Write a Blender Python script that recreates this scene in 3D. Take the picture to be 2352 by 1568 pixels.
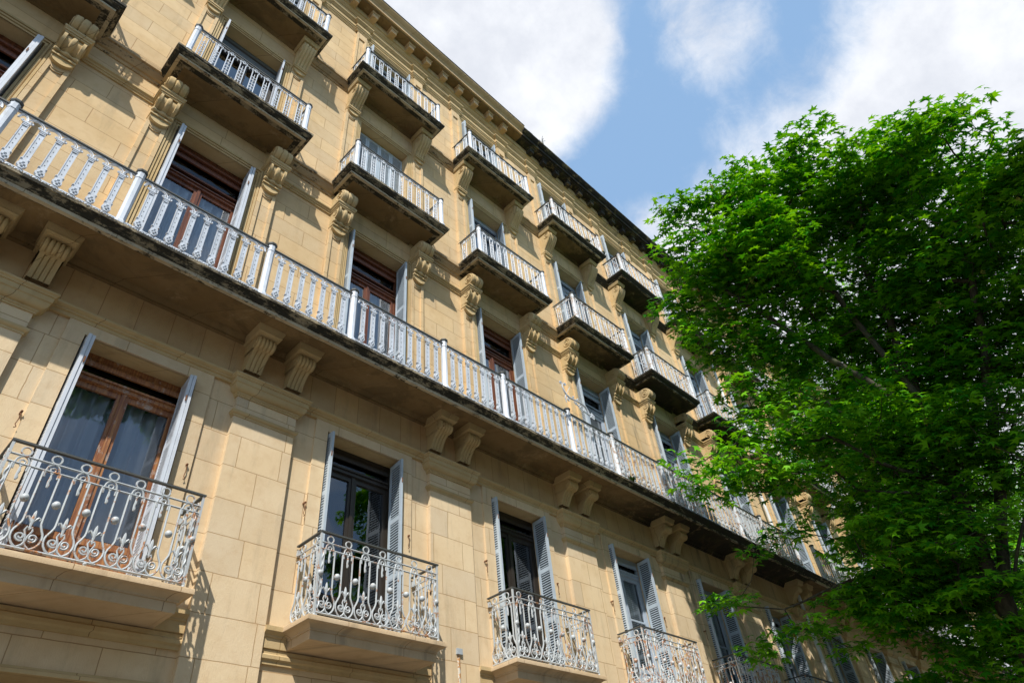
import bpy, bmesh, math, random
import numpy as np
from mathutils import Matrix, Vector
R = math.radians
PI = math.pi
for o in list(bpy.data.objects): bpy.data.objects.remove(o)
scn = bpy.context.scene
COL = scn.collection

# ------------------------------------------------------------------ camera
cam = bpy.data.cameras.new('camera'); camo = bpy.data.objects.new('camera', cam); COL.objects.link(camo)
Rm = [[0.69950972, -0.42198609, -0.57672687], [-0.70873429, -0.51304962, -0.484227], [-0.09155244, 0.74746761, -0.65795921]]
M = Matrix(Rm).to_4x4(); camo.matrix_world = M
cam.sensor_width = 36; cam.lens = 1519.866 / 2352 * 36
cam.clip_end = 2000; cam.clip_start = .05
scn.camera = camo

# ------------------------------------------------------------------ light
SUN = Vector((1.08, 1.0, -1.785)).normalized()          # the way the light travels
sun = bpy.data.lights.new('sun', 'SUN'); sun.energy = 5.0; sun.angle = R(.53); sun.color = (1, .955, .88)
suno = bpy.data.objects.new('sun', sun); COL.objects.link(suno)
suno.rotation_euler = SUN.to_track_quat('-Z', 'Y').to_euler(); suno.location = (-20, -20, 40)

w = bpy.data.worlds.new('World'); scn.world = w; w.use_nodes = True
nt = w.node_tree; nt.nodes.clear()
def N(nt, t, **k):
    n = nt.nodes.new(t)
    for a, b in k.items(): setattr(n, a, b)
    return n
def MATH(nt, op, a, b=None, c=None, clamp=False):
    n = N(nt, 'ShaderNodeMath', operation=op); n.use_clamp = clamp
    for i, v in enumerate((a, b, c)):
        if v is None: continue
        if isinstance(v, (int, float)): n.inputs[i].default_value = v
        else: nt.links.new(v, n.inputs[i])
    return n.outputs[0]
def MRANGE(nt, v, a, b, c=0., d=1., smooth=True):
    n = N(nt, 'ShaderNodeMapRange'); n.interpolation_type = 'SMOOTHSTEP' if smooth else 'LINEAR'
    nt.links.new(v, n.inputs[0])
    for i, x in enumerate((a, b, c, d)): n.inputs[i + 1].default_value = x
    return n.outputs[0]
def MIX(nt, f, a, b, blend='MIX'):
    n = N(nt, 'ShaderNodeMix', data_type='RGBA', blend_type=blend)
    for i, v in ((0, f), (6, a), (7, b)):
        if isinstance(v, (int, float)): n.inputs[i].default_value = v
        elif isinstance(v, tuple): n.inputs[i].default_value = v if len(v) == 4 else v + (1,)
        else: nt.links.new(v, n.inputs[i])
    return n.outputs[2]
def NOISE(nt, vec, scale, detail=4, rough=.55, dist=0.):
    n = N(nt, 'ShaderNodeTexNoise'); n.inputs['Scale'].default_value = scale; n.inputs['Detail'].default_value = detail
    n.inputs['Roughness'].default_value = rough; n.inputs['Distortion'].default_value = dist
    nt.links.new(vec, n.inputs['Vector']); return n.outputs[0]
def VSCALE(nt, vec, s):
    n = N(nt, 'ShaderNodeVectorMath', operation='MULTIPLY'); nt.links.new(vec, n.inputs[0]); n.inputs[1].default_value = s; return n.outputs[0]

sky = N(nt, 'ShaderNodeTexSky', sky_type='NISHITA'); sky.sun_disc = False
sky.sun_elevation = math.asin(-SUN.z); sky.sun_rotation = math.atan2(-SUN.x, -SUN.y)
sky.air_density = 1.0; sky.dust_density = .6; sky.ozone_density = 1.2
tc = N(nt, 'ShaderNodeTexCoord'); gen = tc.outputs['Generated']
acc = None
for (c, ro, ri, wt) in [((.309, .268, .913), 14.5, 5, 1.6), ((.385, .237, .89), 9, 1, .7), ((.509, .017, .86), 6, 1, .85),
                        ((.695, -.27, .665), 17, 4, 1.45), ((.655, -.075, .752), 9, 1, .45), ((.864, .086, .496), 26, 10, 1.5),
                        ((.667, .216, .713), 4.5, 1, .62), ((.601, .249, .76), 3, .6, .5), ((.45, .09, .89), 4, 1, .1), ((.28, -.85, .52), 30, 8, .62)]:
    d = N(nt, 'ShaderNodeVectorMath', operation='DOT_PRODUCT'); nt.links.new(gen, d.inputs[0])
    v = Vector(c).normalized(); d.inputs[1].default_value = v
    m = MRANGE(nt, d.outputs['Value'], math.cos(R(ro)), math.cos(R(ri)), 0, wt)
    acc = m if acc is None else MATH(nt, 'ADD', acc, m)
n1 = NOISE(nt, gen, 6.5, 10, .6, .5); n2 = NOISE(nt, gen, 21, 10, .68, .4)
dens = MATH(nt, 'ADD', acc, MATH(nt, 'MULTIPLY', MATH(nt, 'SUBTRACT', n1, .60), 1.9))
dens = MATH(nt, 'ADD', dens, MATH(nt, 'MULTIPLY', MATH(nt, 'SUBTRACT', n2, .5), .9))
mask = MRANGE(nt, dens, .0, 1.25)
n3 = NOISE(nt, gen, 9, 8, .6)
ccol = MIX(nt, MRANGE(nt, n3, .3, .7), (6.9, 7.2, 7.9), (9.0, 9.2, 9.6))
skyc = MIX(nt, 1.0, sky.outputs[0], (1.15, 1.25, 1.28), 'MULTIPLY')
dz = N(nt, 'ShaderNodeVectorMath', operation='DOT_PRODUCT'); nt.links.new(gen, dz.inputs[0]); dz.inputs[1].default_value = Vector((.62, .1, .78)).normalized()
skyc = MIX(nt, MRANGE(nt, dz.outputs['Value'], .2, .85, .15, .8), skyc, (3.0, 4.9, 7.7))
bg = N(nt, 'ShaderNodeBackground'); bg.inputs['Strength'].default_value = .1
nt.links.new(MIX(nt, mask, skyc, ccol), bg.inputs['Color'])
wo = N(nt, 'ShaderNodeOutputWorld'); nt.links.new(bg.outputs[0], wo.inputs[0])

scn.view_settings.view_transform = 'Standard'; scn.view_settings.look = 'None'
scn.view_settings.exposure = .19; scn.view_settings.gamma = 1
scn.render.engine = 'CYCLES'
scn.cycles.max_bounces = 7; scn.cycles.diffuse_bounces = 4; scn.cycles.transparent_max_bounces = 8
scn.cycles.transmission_bounces = 4

# ------------------------------------------------------------------ materials
MAT = {}
def newmat(name):
    m = bpy.data.materials.new(name); m.use_nodes = True; t = m.node_tree; t.nodes.clear()
    o = N(t, 'ShaderNodeOutputMaterial'); b = N(t, 'ShaderNodeBsdfPrincipled'); t.links.new(b.outputs[0], o.inputs[0])
    MAT[name] = m
    return m, t, b, o
def uvw(t, off=(0, 0)):
    g = N(t, 'ShaderNodeNewGeometry'); s = N(t, 'ShaderNodeSeparateXYZ'); t.links.new(g.outputs['Position'], s.inputs[0])
    u = MATH(t, 'ADD', s.outputs[0], MATH(t, 'MULTIPLY', s.outputs[1], .9))
    c = N(t, 'ShaderNodeCombineXYZ'); t.links.new(MATH(t, 'ADD', u, off[0]), c.inputs[0]); t.links.new(MATH(t, 'ADD', s.outputs[2], off[1]), c.inputs[1])
    return g, s, c.outputs[0]
def stone(name, ca, cb, rh=None, bw=.8, zoff=0., dirt=0., edge=0., xa=11., xb=16., off=.5, uoff=0., farg=.14):
    m, t, b, o = newmat(name)
    g, s, uv = uvw(t, (uoff, zoff)); pos = g.outputs['Position']
    nl = NOISE(t, pos, .9, 5, .6); nm = NOISE(t, pos, 6, 5, .6); nf = NOISE(t, pos, 70, 3, .6)
    col = MIX(t, MRANGE(t, nl, .3, .7), ca, cb)
    bump = MATH(t, 'MULTIPLY', nf, .35)
    if rh:
        br = N(t, 'ShaderNodeTexBrick'); br.offset = off; br.squash = 1.35; br.squash_frequency = 3
        br.inputs['Scale'].default_value = 1; br.inputs['Mortar Size'].default_value = .0055; br.inputs['Mortar Smooth'].default_value = .15
        br.inputs['Brick Width'].default_value = bw; br.inputs['Row Height'].default_value = rh
        br.inputs['Color1'].default_value = (.91, .92, .95, 1); br.inputs['Color2'].default_value = (1.05, 1.03, .99, 1); br.inputs['Mortar'].default_value = (.62, .52, .43, 1)
        wob = N(t, 'ShaderNodeVectorMath', operation='ADD'); t.links.new(uv, wob.inputs[0])
        nn = N(t, 'ShaderNodeTexNoise'); nn.inputs['Scale'].default_value = 5; t.links.new(pos, nn.inputs['Vector'])
        t.links.new(VSCALE(t, nn.outputs[1], (.012, .012, 0)), wob.inputs[1]); t.links.new(wob.outputs[0], br.inputs['Vector'])
        col = MIX(t, 1.0, col, br.outputs['Color'], 'MULTIPLY')
        bump = MATH(t, 'SUBTRACT', bump, MATH(t, 'MULTIPLY', br.outputs['Fac'], 1.6))
    else:
        br = N(t, 'ShaderNodeTexBrick'); br.offset = 0
        br.inputs['Scale'].default_value = 1; br.inputs['Mortar Size'].default_value = .004; br.inputs['Mortar Smooth'].default_value = .1
        br.inputs['Brick Width'].default_value = 1.07; br.inputs['Row Height'].default_value = 50.
        br.inputs['Color1'].default_value = (.9, .9, .9, 1); br.inputs['Color2'].default_value = (1.06, 1.04, 1, 1); br.inputs['Mortar'].default_value = (.4, .33, .26, 1)
        c2 = N(t, 'ShaderNodeVectorMath', operation='ADD'); t.links.new(uv, c2.inputs[0]); c2.inputs[1].default_value = (.3, 20, 0)
        t.links.new(c2.outputs[0], br.inputs['Vector']); col = MIX(t, 1.0, col, br.outputs['Color'], 'MULTIPLY')
    # tooling: fine upright chisel marks
    tv = VSCALE(t, uv, (95, 14, 1)); nt_ = NOISE(t, tv, 1, 2, .5)
    bump = MATH(t, 'ADD', bump, MATH(t, 'MULTIPLY', nt_, .45))
    col = MIX(t, MATH(t, 'MULTIPLY', MRANGE(t, nm, .45, .75), .25), col, (cb[0] * .75, cb[1] * .62, cb[2] * .5))
    # runs of water and soot, stronger past the clean stretch
    far = MRANGE(t, s.outputs[0], xa, xb)
    nearb = MRANGE(t, s.outputs[0], 21.6, 21.9, 1, .25)
    far = MATH(t, 'MULTIPLY', far, nearb)
    sv = VSCALE(t, uv, (3.5, .45, 1)); ns = NOISE(t, sv, 1, 6, .65)
    run = MATH(t, 'MULTIPLY', MRANGE(t, ns, .52, .72), MATH(t, 'ADD', MATH(t, 'MULTIPLY', far, .55), .2 + dirt * .3))
    col = MIX(t, run, col, (.10, .085, .065))
    if edge > 0:
        lv = VSCALE(t, pos, (1.6, 3, 5)); a = NOISE(t, lv, 2.2, 9, .72); a2 = NOISE(t, pos, 26, 5, .7)
        aa = MATH(t, 'ADD', a, MATH(t, 'MULTIPLY', MATH(t, 'SUBTRACT', a2, .5), .35))
        aa = MATH(t, 'ADD', aa, MATH(t, 'MULTIPLY', far, farg))
        k = MRANGE(t, aa, .56 - edge * .16, .68 - edge * .16)
        if edge < .05: k = MATH(t, 'MULTIPLY', k, far)
        col = MIX(t, MATH(t, 'MULTIPLY', k, .93), col, (.022, .021, .016))
        green = MATH(t, 'MULTIPLY', far, MRANGE(t, NOISE(t, pos, 3.1, 6, .7), .52, .62))
        col = MIX(t, MATH(t, 'MULTIPLY', green, .6), col, (.045, .055, .018))
        bump = MATH(t, 'ADD', bump, MATH(t, 'MULTIPLY', a2, .8))
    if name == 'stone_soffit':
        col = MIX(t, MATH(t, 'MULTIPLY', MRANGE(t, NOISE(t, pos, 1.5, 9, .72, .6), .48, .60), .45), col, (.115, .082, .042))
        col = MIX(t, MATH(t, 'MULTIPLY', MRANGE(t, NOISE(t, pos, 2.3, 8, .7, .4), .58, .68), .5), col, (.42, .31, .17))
    t.links.new(col, b.inputs['Base Color']); b.inputs['Roughness'].default_value = .9
    b.inputs['Specular IOR Level'].default_value = .25
    bp = N(t, 'ShaderNodeBump'); bp.inputs['Strength'].default_value = .55; bp.inputs['Distance'].default_value = .012
    t.links.new(bump, bp.inputs['Height']); t.links.new(bp.outputs[0], b.inputs['Normal'])
    return m
CA, CB = (.71, .535, .315), (.63, .45, .24)
stone('stone_lower', (.745, .595, .39), (.68, .515, .315), rh=.49, bw=.83, zoff=10 * .49 - 3.05 + .005)
stone('stone_pier', (.765, .612, .405), (.70, .535, .33), rh=.49, bw=.64, zoff=10 * .49 - 3.05 + .005, uoff=.14)
stone('stone_upper', CA, CB, rh=.42, bw=.95, zoff=.08)
stone('stone_mould', (.60, .46, .255), (.53, .385, .19), edge=0)
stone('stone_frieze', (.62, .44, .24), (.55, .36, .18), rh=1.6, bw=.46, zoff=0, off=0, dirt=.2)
stone('stone_ledge', (.34, .29, .20), (.28, .23, .15), edge=.95, dirt=.8)
stone('stone_lip', (.58, .50, .36), (.48, .39, .26), edge=.22, dirt=.4)
stone('stone_ledge_clean', (.60, .46, .30), (.52, .38, .23), dirt=.6)
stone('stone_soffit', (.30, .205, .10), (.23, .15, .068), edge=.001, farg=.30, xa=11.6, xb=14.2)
stone('stone_string', (.54, .40, .235), (.46, .32, .17), edge=.20, farg=.24, dirt=.5)
stone('stone_cornice', (.62, .46, .27), (.54, .38, .20), dirt=.3, xa=40, xb=41)

def cornice_far():                       # the black weathered stretch of the eaves starts at a joint
    m, t, b, o = newmat('stone_black')
    g, s, uv = uvw(t); pos = g.outputs['Position']
    a = NOISE(t, pos, 3.2, 9, .72); a2 = NOISE(t, pos, 22, 5, .7)
    aa = MATH(t, 'ADD', a, MATH(t, 'MULTIPLY', MATH(t, 'SUBTRACT', a2, .5), .3))
    col = MIX(t, MRANGE(t, aa, .53, .66), (.022, .02, .016), (.30, .22, .12))
    col = MIX(t, MATH(t, 'MULTIPLY', MRANGE(t, NOISE(t, pos, 1.6, 6, .7), .5, .6), .5), col, (.05, .055, .022))
    t.links.new(col, b.inputs['Base Color']); b.inputs['Roughness'].default_value = .95
    bp = N(t, 'ShaderNodeBump'); bp.inputs['Strength'].default_value = .8; bp.inputs['Distance'].default_value = .03
    t.links.new(aa, bp.inputs['Height']); t.links.new(bp.outputs[0], b.inputs['Normal'])
cornice_far()

def paint(name, col, rust=0., rough=.5, wear=(.18, .09, .05), dark=0., grime=0.):
    m, t, b, o = newmat(name)
    g = N(t, 'ShaderNodeNewGeometry'); pos = g.outputs['Position']
    a = NOISE(t, pos, 14, 6, .7); c = NOISE(t, pos, 3.3, 4, .6)
    k = MRANGE(t, MATH(t, 'ADD', a, MATH(t, 'MULTIPLY', c, .35)), .92 - rust * .36, 1.0 - rust * .33)
    v = MIX(t, MRANGE(t, c, .3, .7), col, tuple(x * .88 for x in col))
    if grime: v = MIX(t, MATH(t, 'MULTIPLY', MRANGE(t, NOISE(t, VSCALE(t, pos, (1, 1, .5)), 7, 6, .75), .5, .72), grime), v, (.24, .23, .20))
    r2 = MIX(t, MRANGE(t, NOISE(t, pos, 40, 3), .35, .65), wear, tuple(min(1, x * 2.1) for x in wear))
    v = MIX(t, MATH(t, 'MULTIPLY', k, 1. if rust > 0 else 0.), v, r2)
    t.links.new(v, b.inputs['Base Color']); b.inputs['Roughness'].default_value = rough
    bp = N(t, 'ShaderNodeBump'); bp.inputs['Strength'].default_value = .25; bp.inputs['Distance'].default_value = .004
    t.links.new(a, bp.inputs['Height']); t.links.new(bp.outputs[0], b.inputs['Normal'])
paint('iron_white', (.60, .65, .72), rust=.22, wear=(.22, .14, .09), grime=.35)
paint('iron_white_far', (.60, .64, .68), rust=.66, wear=(.20, .12, .07), grime=.5)
paint('iron_grey', (.50, .53, .54), rust=.52, wear=(.24, .11, .045))
paint('iron_rusty', (.58, .62, .64), rust=.68, wear=(.27, .12, .05))
paint('iron_dark', (.07, .075, .07), rust=.2, rough=.6)
paint('shutter_white', (.66, .70, .76), rust=.22, wear=(.26, .27, .30))
paint('shutter_blue', (.50, .58, .65), rust=.08, wear=(.34, .38, .45))
paint('frame_grey', (.40, .47, .56), rust=.08, wear=(.28, .33, .4))
paint('frame_dark', (.035, .028, .022), rust=.1, rough=.4, wear=(.08, .05, .03))
paint('rust', (.20, .09, .04), rust=.5, rough=.9)
paint('zinc', (.42, .46, .49), rust=.1, wear=(.3, .32, .33))
paint('pipe_white', (.72, .74, .74), rust=.1, wear=(.5, .38, .25))
paint('pipe_flaking', (.66, .62, .52), rust=.9, wear=(.34, .17, .06))
paint('slot_shade', (.07, .08, .09), rough=.8)
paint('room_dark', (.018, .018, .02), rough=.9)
paint('roller_grey', (.13, .15, .155), rough=.6)

def wood(name, a, bcol, peel=0.):
    m, t, b, o = newmat(name)
    g = N(t, 'ShaderNodeNewGeometry'); pos = g.outputs['Position']
    gv = VSCALE(t, pos, (40, 40, 2.2)); n = NOISE(t, gv, 1, 4, .6); l = NOISE(t, pos, 2.3, 4, .6)
    col = MIX(t, MRANGE(t, n, .35, .65), a, bcol)
    if peel: col = MIX(t, MATH(t, 'MULTIPLY', MRANGE(t, NOISE(t, VSCALE(t, pos, (9, 9, 5)), 1, 7, .75), .56, .60), peel), col, (.42, .33, .27))
    t.links.new(col, b.inputs['Base Color']); b.inputs['Roughness'].default_value = .45
wood('wood_brown', (.20, .065, .025), (.10, .032, .016))
wood('wood_worn', (.44, .20, .07), (.22, .08, .035), peel=.8)

def glass(name, tint, refl):
    m, t, b, o = newmat(name); t.nodes.remove(b)
    gl = N(t, 'ShaderNodeBsdfGlossy'); gl.inputs['Roughness'].default_value = .012; gl.inputs['Color'].default_value = (.93, .96, 1, 1)
    tr = N(t, 'ShaderNodeBsdfTransparent'); tr.inputs['Color'].default_value = tint + (1,)
    lw = N(t, 'ShaderNodeFresnel'); lw.inputs[0].default_value = 1.55
    f = MATH(t, 'MULTIPLY', lw.outputs[0], refl, clamp=True)
    g = N(t, 'ShaderNodeNewGeometry'); nz = N(t, 'ShaderNodeTexNoise'); nz.inputs['Scale'].default_value = 1.7; t.links.new(g.outputs['Position'], nz.inputs['Vector'])
    bp = N(t, 'ShaderNodeBump'); bp.inputs['Strength'].default_value = .06; bp.inputs['Distance'].default_value = .05; t.links.new(nz.outputs[0], bp.inputs['Height'])
    t.links.new(bp.outputs[0], gl.inputs['Normal'])
    mx = N(t, 'ShaderNodeMixShader'); t.links.new(f, mx.inputs[0]); t.links.new(tr.outputs[0], mx.inputs[1]); t.links.new(gl.outputs[0], mx.inputs[2])
    t.links.new(mx.outputs[0], o.inputs[0])
glass('glass', (.86, .9, .92), 2.4)
glass('glass_dull', (.6, .66, .66), .9)
def cloth():
    m, t, b, o = newmat('curtain_cloth')
    b.inputs['Base Color'].default_value = (.72, .74, .78, 1); b.inputs['Roughness'].default_value = .95
cloth()

def leafmat(name, c1, c2, back):
    m, t, b, o = newmat(name)
    g = N(t, 'ShaderNodeNewGeometry'); n = NOISE(t, g.outputs['Position'], 1.1, 3, .6); r = g.outputs['Random Per Island']
    k = MATH(t, 'ADD', MATH(t, 'MULTIPLY', n, .5), MATH(t, 'MULTIPLY', r, .55))
    col = MIX(t, MRANGE(t, k, .25, .8), c1, c2)
    t.links.new(col, b.inputs['Base Color']); b.inputs['Roughness'].default_value = .55; b.inputs['Specular IOR Level'].default_value = .16
    tl = N(t, 'ShaderNodeBsdfTranslucent'); t.links.new(MIX(t, 1., col, back, 'MULTIPLY'), tl.inputs[0])
    mx = N(t, 'ShaderNodeMixShader'); mx.inputs[0].default_value = .32
    t.links.new(b.outputs[0], mx.inputs[1]); t.links.new(tl.outputs[0], mx.inputs[2]); t.links.new(mx.outputs[0], o.inputs[0])
leafmat('leaf', (.026, .20, .005), (.20, .53, .012), (1.5, 1.2, .4))
leafmat('blossom', (.28, .30, .05), (.40, .40, .09), (1, 1, .6))
leafmat('weed_leaf', (.03, .07, .012), (.07, .11, .02), (1, 1.2, .5))
def bark():
    m, t, b, o = newmat('bark')
    g = N(t, 'ShaderNodeNewGeometry'); pos = g.outputs['Position']
    n = NOISE(t, VSCALE(t, pos, (1, 1, .35)), 14, 6, .7); l = NOISE(t, pos, 3, 4, .6)
    col = MIX(t, MRANGE(t, n, .35, .65), (.028, .023, .016), (.085, .073, .05))
    col = MIX(t, MATH(t, 'MULTIPLY', MRANGE(t, l, .5, .65), .5), col, (.11, .12, .05))
    t.links.new(col, b.inputs['Base Color']); b.inputs['Roughness'].default_value = .9
    bp = N(t, 'ShaderNodeBump'); bp.inputs['Strength'].default_value = .7; bp.inputs['Distance'].default_value = .02
    t.links.new(n, bp.inputs['Height']); t.links.new(bp.outputs[0], b.inputs['Normal'])
bark()
def flat(name, a, bcol, sc, rough=.9):
    m, t, b, o = newmat(name)
    g = N(t, 'ShaderNodeNewGeometry'); n = NOISE(t, g.outputs['Position'], sc, 6, .65)
    t.links.new(MIX(t, MRANGE(t, n, .3, .7), a, bcol), b.inputs['Base Color']); b.inputs['Roughness'].default_value = rough
flat('asphalt', (.045, .045, .048), (.065, .063, .06), 3)
flat('paving', (.10, .095, .085), (.14, .13, .11), 2.5)
flat('kerbstone', (.32, .31, .29), (.40, .39, .36), 4)
flat('earth', (.10, .09, .07), (.14, .12, .09), .3)
flat('render_cream', (.48, .42, .32), (.42, .36, .27), 1)
flat('slate', (.05, .055, .065), (.08, .085, .09), 3)
flat('tile', (.10, .06, .04), (.17, .09, .05), 5)

# ------------------------------------------------------------------ mesh helper
class MB:
    def __init__(s): s.v = []; s.f = []; s.m = []; s.s = []
    def add(s, vs, fs, m=0, sm=False):
        b = len(s.v); s.v += [tuple(p) for p in vs]
        for f in fs: s.f.append(tuple(b + i for i in f)); s.m.append(m); s.s.append(sm)
    def box(s, x0, x1, y0, y1, z0, z1, m=0):
        if x0 > x1: x0, x1 = x1, x0
        if y0 > y1: y0, y1 = y1, y0
        v = [(x0, y0, z0), (x1, y0, z0), (x1, y1, z0), (x0, y1, z0), (x0, y0, z1), (x1, y0, z1), (x1, y1, z1), (x0, y1, z1)]
        s.add(v, [(0, 3, 2, 1), (4, 5, 6, 7), (0, 1, 5, 4), (1, 2, 6, 5), (2, 3, 7, 6), (3, 0, 4, 7)], m)
    def sweep(s, path, prof, m=0, closed=True, ends=True):
        P = [Vector(p) for p in path]; n = len(P); nor = []
        for i in range(n - 1):
            d = (P[i + 1] - P[i]).normalized(); nor.append(Vector((d.y, -d.x)))
        mit = []
        for i in range(n):
            if i == 0: mit.append(nor[0])
            elif i == n - 1: mit.append(nor[-1])
            else:
                a, b = nor[i - 1], nor[i]; mit.append((a + b) / max(.2, 1 + a.dot(b)))
        k = len(prof); vs = []
        for i in range(n):
            for (o, z) in prof: vs.append((P[i].x + mit[i].x * o, P[i].y + mit[i].y * o, z))
        fs = []
        for i in range(n - 1):
            for j in range(k if closed else k - 1):
                j2 = (j + 1) % k; fs.append((i * k + j, i * k + j2, (i + 1) * k + j2, (i + 1) * k + j))
        if closed and ends: fs.append(tuple(range(k))); fs.append(tuple((n - 1) * k + j for j in reversed(range(k))))
        s.add(vs, fs, m)
    def tube(s, pts, r, n=6, m=0, cap=True, sm=True, flat=1.):
        P = [Vector(p) for p in pts]; L = len(P)
        if not hasattr(r, '__len__'): r = [r] * L
        t0 = (P[1] - P[0]).normalized(); up = Vector((0, 0, 1)) if abs(t0.z) < .9 else Vector((0, 1, 0))
        a = t0.cross(up).normalized(); vs = []
        for i in range(L):
            t = (P[min(i + 1, L - 1)] - P[max(i - 1, 0)]);
            if t.length < 1e-9: t = t0.copy()
            t.normalize(); a = (a - t * a.dot(t))
            if a.length < 1e-6: a = t.orthogonal()
            a.normalize(); b = t.cross(a)
            for k in range(n):
                q = 2 * PI * k / n; vs.append(P[i] + (a * math.cos(q) + b * math.sin(q) * flat) * r[i])
        fs = []
        for i in range(L - 1):
            for k in range(n):
                k2 = (k + 1) % n; fs.append((i * n + k, i * n + k2, (i + 1) * n + k2, (i + 1) * n + k))
        if cap: fs.append(tuple(reversed(range(n)))); fs.append(tuple((L - 1) * n + k for k in range(n)))
        s.add(vs, fs, m, sm)
    def lathe(s, prof, c=(0, 0, 0), n=10, m=0, axis='z', sm=True):
        vs = []; k = len(prof)
        for (r, z) in prof:
            for i in range(n):
                q = 2 * PI * (i + .5) / n; a, b = r * math.cos(q), r * math.sin(q)
                p = (a, b, z) if axis == 'z' else (z, a, b) if axis == 'x' else (a, z, b)
                vs.append((c[0] + p[0], c[1] + p[1], c[2] + p[2]))
        fs = [(j * n + i, j * n + (i + 1) % n, (j + 1) * n + (i + 1) % n, (j + 1) * n + i) for j in range(k - 1) for i in range(n)]
        fs.append(tuple(reversed(range(n)))); fs.append(tuple((k - 1) * n + i for i in range(n)))
        s.add(vs, fs, m, sm)
    def ball(s, c, r, m=0, sx=1, sy=1, sz=1, n=8, k=5):
        vs = []; fs = []
        for j in range(1, k):
            t = PI * j / k
            for i in range(n):
                q = 2 * PI * i / n; vs.append((c[0] + r * sx * math.sin(t) * math.cos(q), c[1] + r * sy * math.sin(t) * math.sin(q), c[2] + r * sz * math.cos(t)))
        a = len(vs); vs.append((c[0], c[1], c[2] + r * sz)); vs.append((c[0], c[1], c[2] - r * sz))
        for j in range(k - 2):
            for i in range(n): fs.append((j * n + i, (j + 1) * n + i, (j + 1) * n + (i + 1) % n, j * n + (i + 1) % n))
        for i in range(n): fs.append((a, i, (i + 1) % n)); fs.append((a + 1, (k - 2) * n + (i + 1) % n, (k - 2) * n + i))
        s.add(vs, fs, m, True)
    def prism(s, poly, x0, x1, m=0, ax='x'):        # poly in (y,z) pushed along x, or (x,z) pushed along y
        k = len(poly); f = (lambda a, b, t: (t, a, b)) if ax == 'x' else (lambda a, b, t: (a, t, b)) if ax == 'y' else (lambda a, b, t: (a, b, t))
        vs = [f(a, b, x0) for a, b in poly] + [f(a, b, x1) for a, b in poly]
        fs = [tuple(range(k)), tuple(k + i for i in reversed(range(k)))] + [(i, k + i, k + (i + 1) % k, (i + 1) % k) for i in range(k)]
        s.add(vs, fs, m)
    def mesh(s, name, mats):
        me = bpy.data.meshes.new(name); me.from_pydata(s.v, [], s.f)
        me.polygons.foreach_set('material_index', s.m); me.polygons.foreach_set('use_smooth', s.s)
        for q in mats: me.materials.append(MAT[q])
        bm = bmesh.new(); bm.from_mesh(me); bmesh.ops.recalc_face_normals(bm, faces=bm.faces); bm.to_mesh(me); bm.free()
        me.set_sharp_from_angle(angle=R(38)); me.update(); return me

def empty(name, loc, label, cat, group=None):
    o = bpy.data.objects.new(name, None); COL.objects.link(o); o.location = loc; o.empty_display_size = .3
    o['label'] = label; o['category'] = cat
    if group: o['group'] = group
    return o
def wloc(o):
    v = Vector((0, 0, 0))
    while o: v = v + Vector(o.location); o = o.parent
    return v
def put(name, me, parent=None, loc=(0, 0, 0), label=None):
    o = bpy.data.objects.new(name, me); COL.objects.link(o)
    if parent is not None: o.parent = parent; o.location = Vector(loc) - wloc(parent)
    else: o.location = loc
    if label: o['label'] = label
    return o
def struct(name, mb, mats, kind='structure'):
    o = put(name, mb.mesh(name, mats)); o['kind'] = kind; return o

# ------------------------------------------------------------------ setting
G = -1.6
mb = MB(); mb.add([(-900, -900, G - .13), (900, -900, G - .13), (900, 900, G - .13), (-900, 900, G - .13)], [(0, 1, 2, 3)]); struct('ground', mb, ['earth'])
mb = MB(); mb.add([(-300, -11.0, G - .12), (400, -11.0, G - .12), (400, -7.22, G - .12), (-300, -7.22, G - .12)], [(0, 1, 2, 3)]); struct('road', mb, ['asphalt'])
mb = MB(); mb.box(-300, 400, -7.1, 8.6, G - .14, G); struct('pavement', mb, ['paving'])
mb = MB(); mb.box(-300, 400, -7.22, -7.102, G - .14, G + .002); struct('kerb', mb, ['kerbstone'])
mb = MB(); mb.box(-300, 400, -15.6, -11.0, G - .14, G); struct('far_pavement', mb, ['paving'])

# ------------------------------------------------------------------ the facade: measures
C0, P = 1.77, 3.636
YW = 8.0
OW = .74                                   # half width of the openings
Z1F, Z1H = 3.05, 6.17                      # first floor: threshold and head
Z2F, Z2H = 7.33, 11.22
Z3F, Z3H = 12.27, 15.57
Z4F, Z4H = 16.76, 19.80
ZS1, ZS2, ZS3 = 7.33, 12.27, 16.76
ZC = 21.72
HP = P / 2
MW = ['stone_lower', 'stone_pier', 'stone_upper', 'stone_mould', 'stone_frieze', 'room_dark']

def arc(cx, cy, r, a0, a1, n):
    return [(cx + r * math.cos(R(a0 + (a1 - a0) * i / n)), cy + r * math.sin(R(a0 + (a1 - a0) * i / n))) for i in range(n + 1)]
def spiral(cx, cy, r0, r1, a0, turns, n):
    out = []
    for i in range(n + 1):
        t = i / n; a = R(a0) + turns * 2 * PI * t; r = r0 + (r1 - r0) * t; out.append((cx + r * math.cos(a), cy + r * math.sin(a)))
    return out

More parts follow.
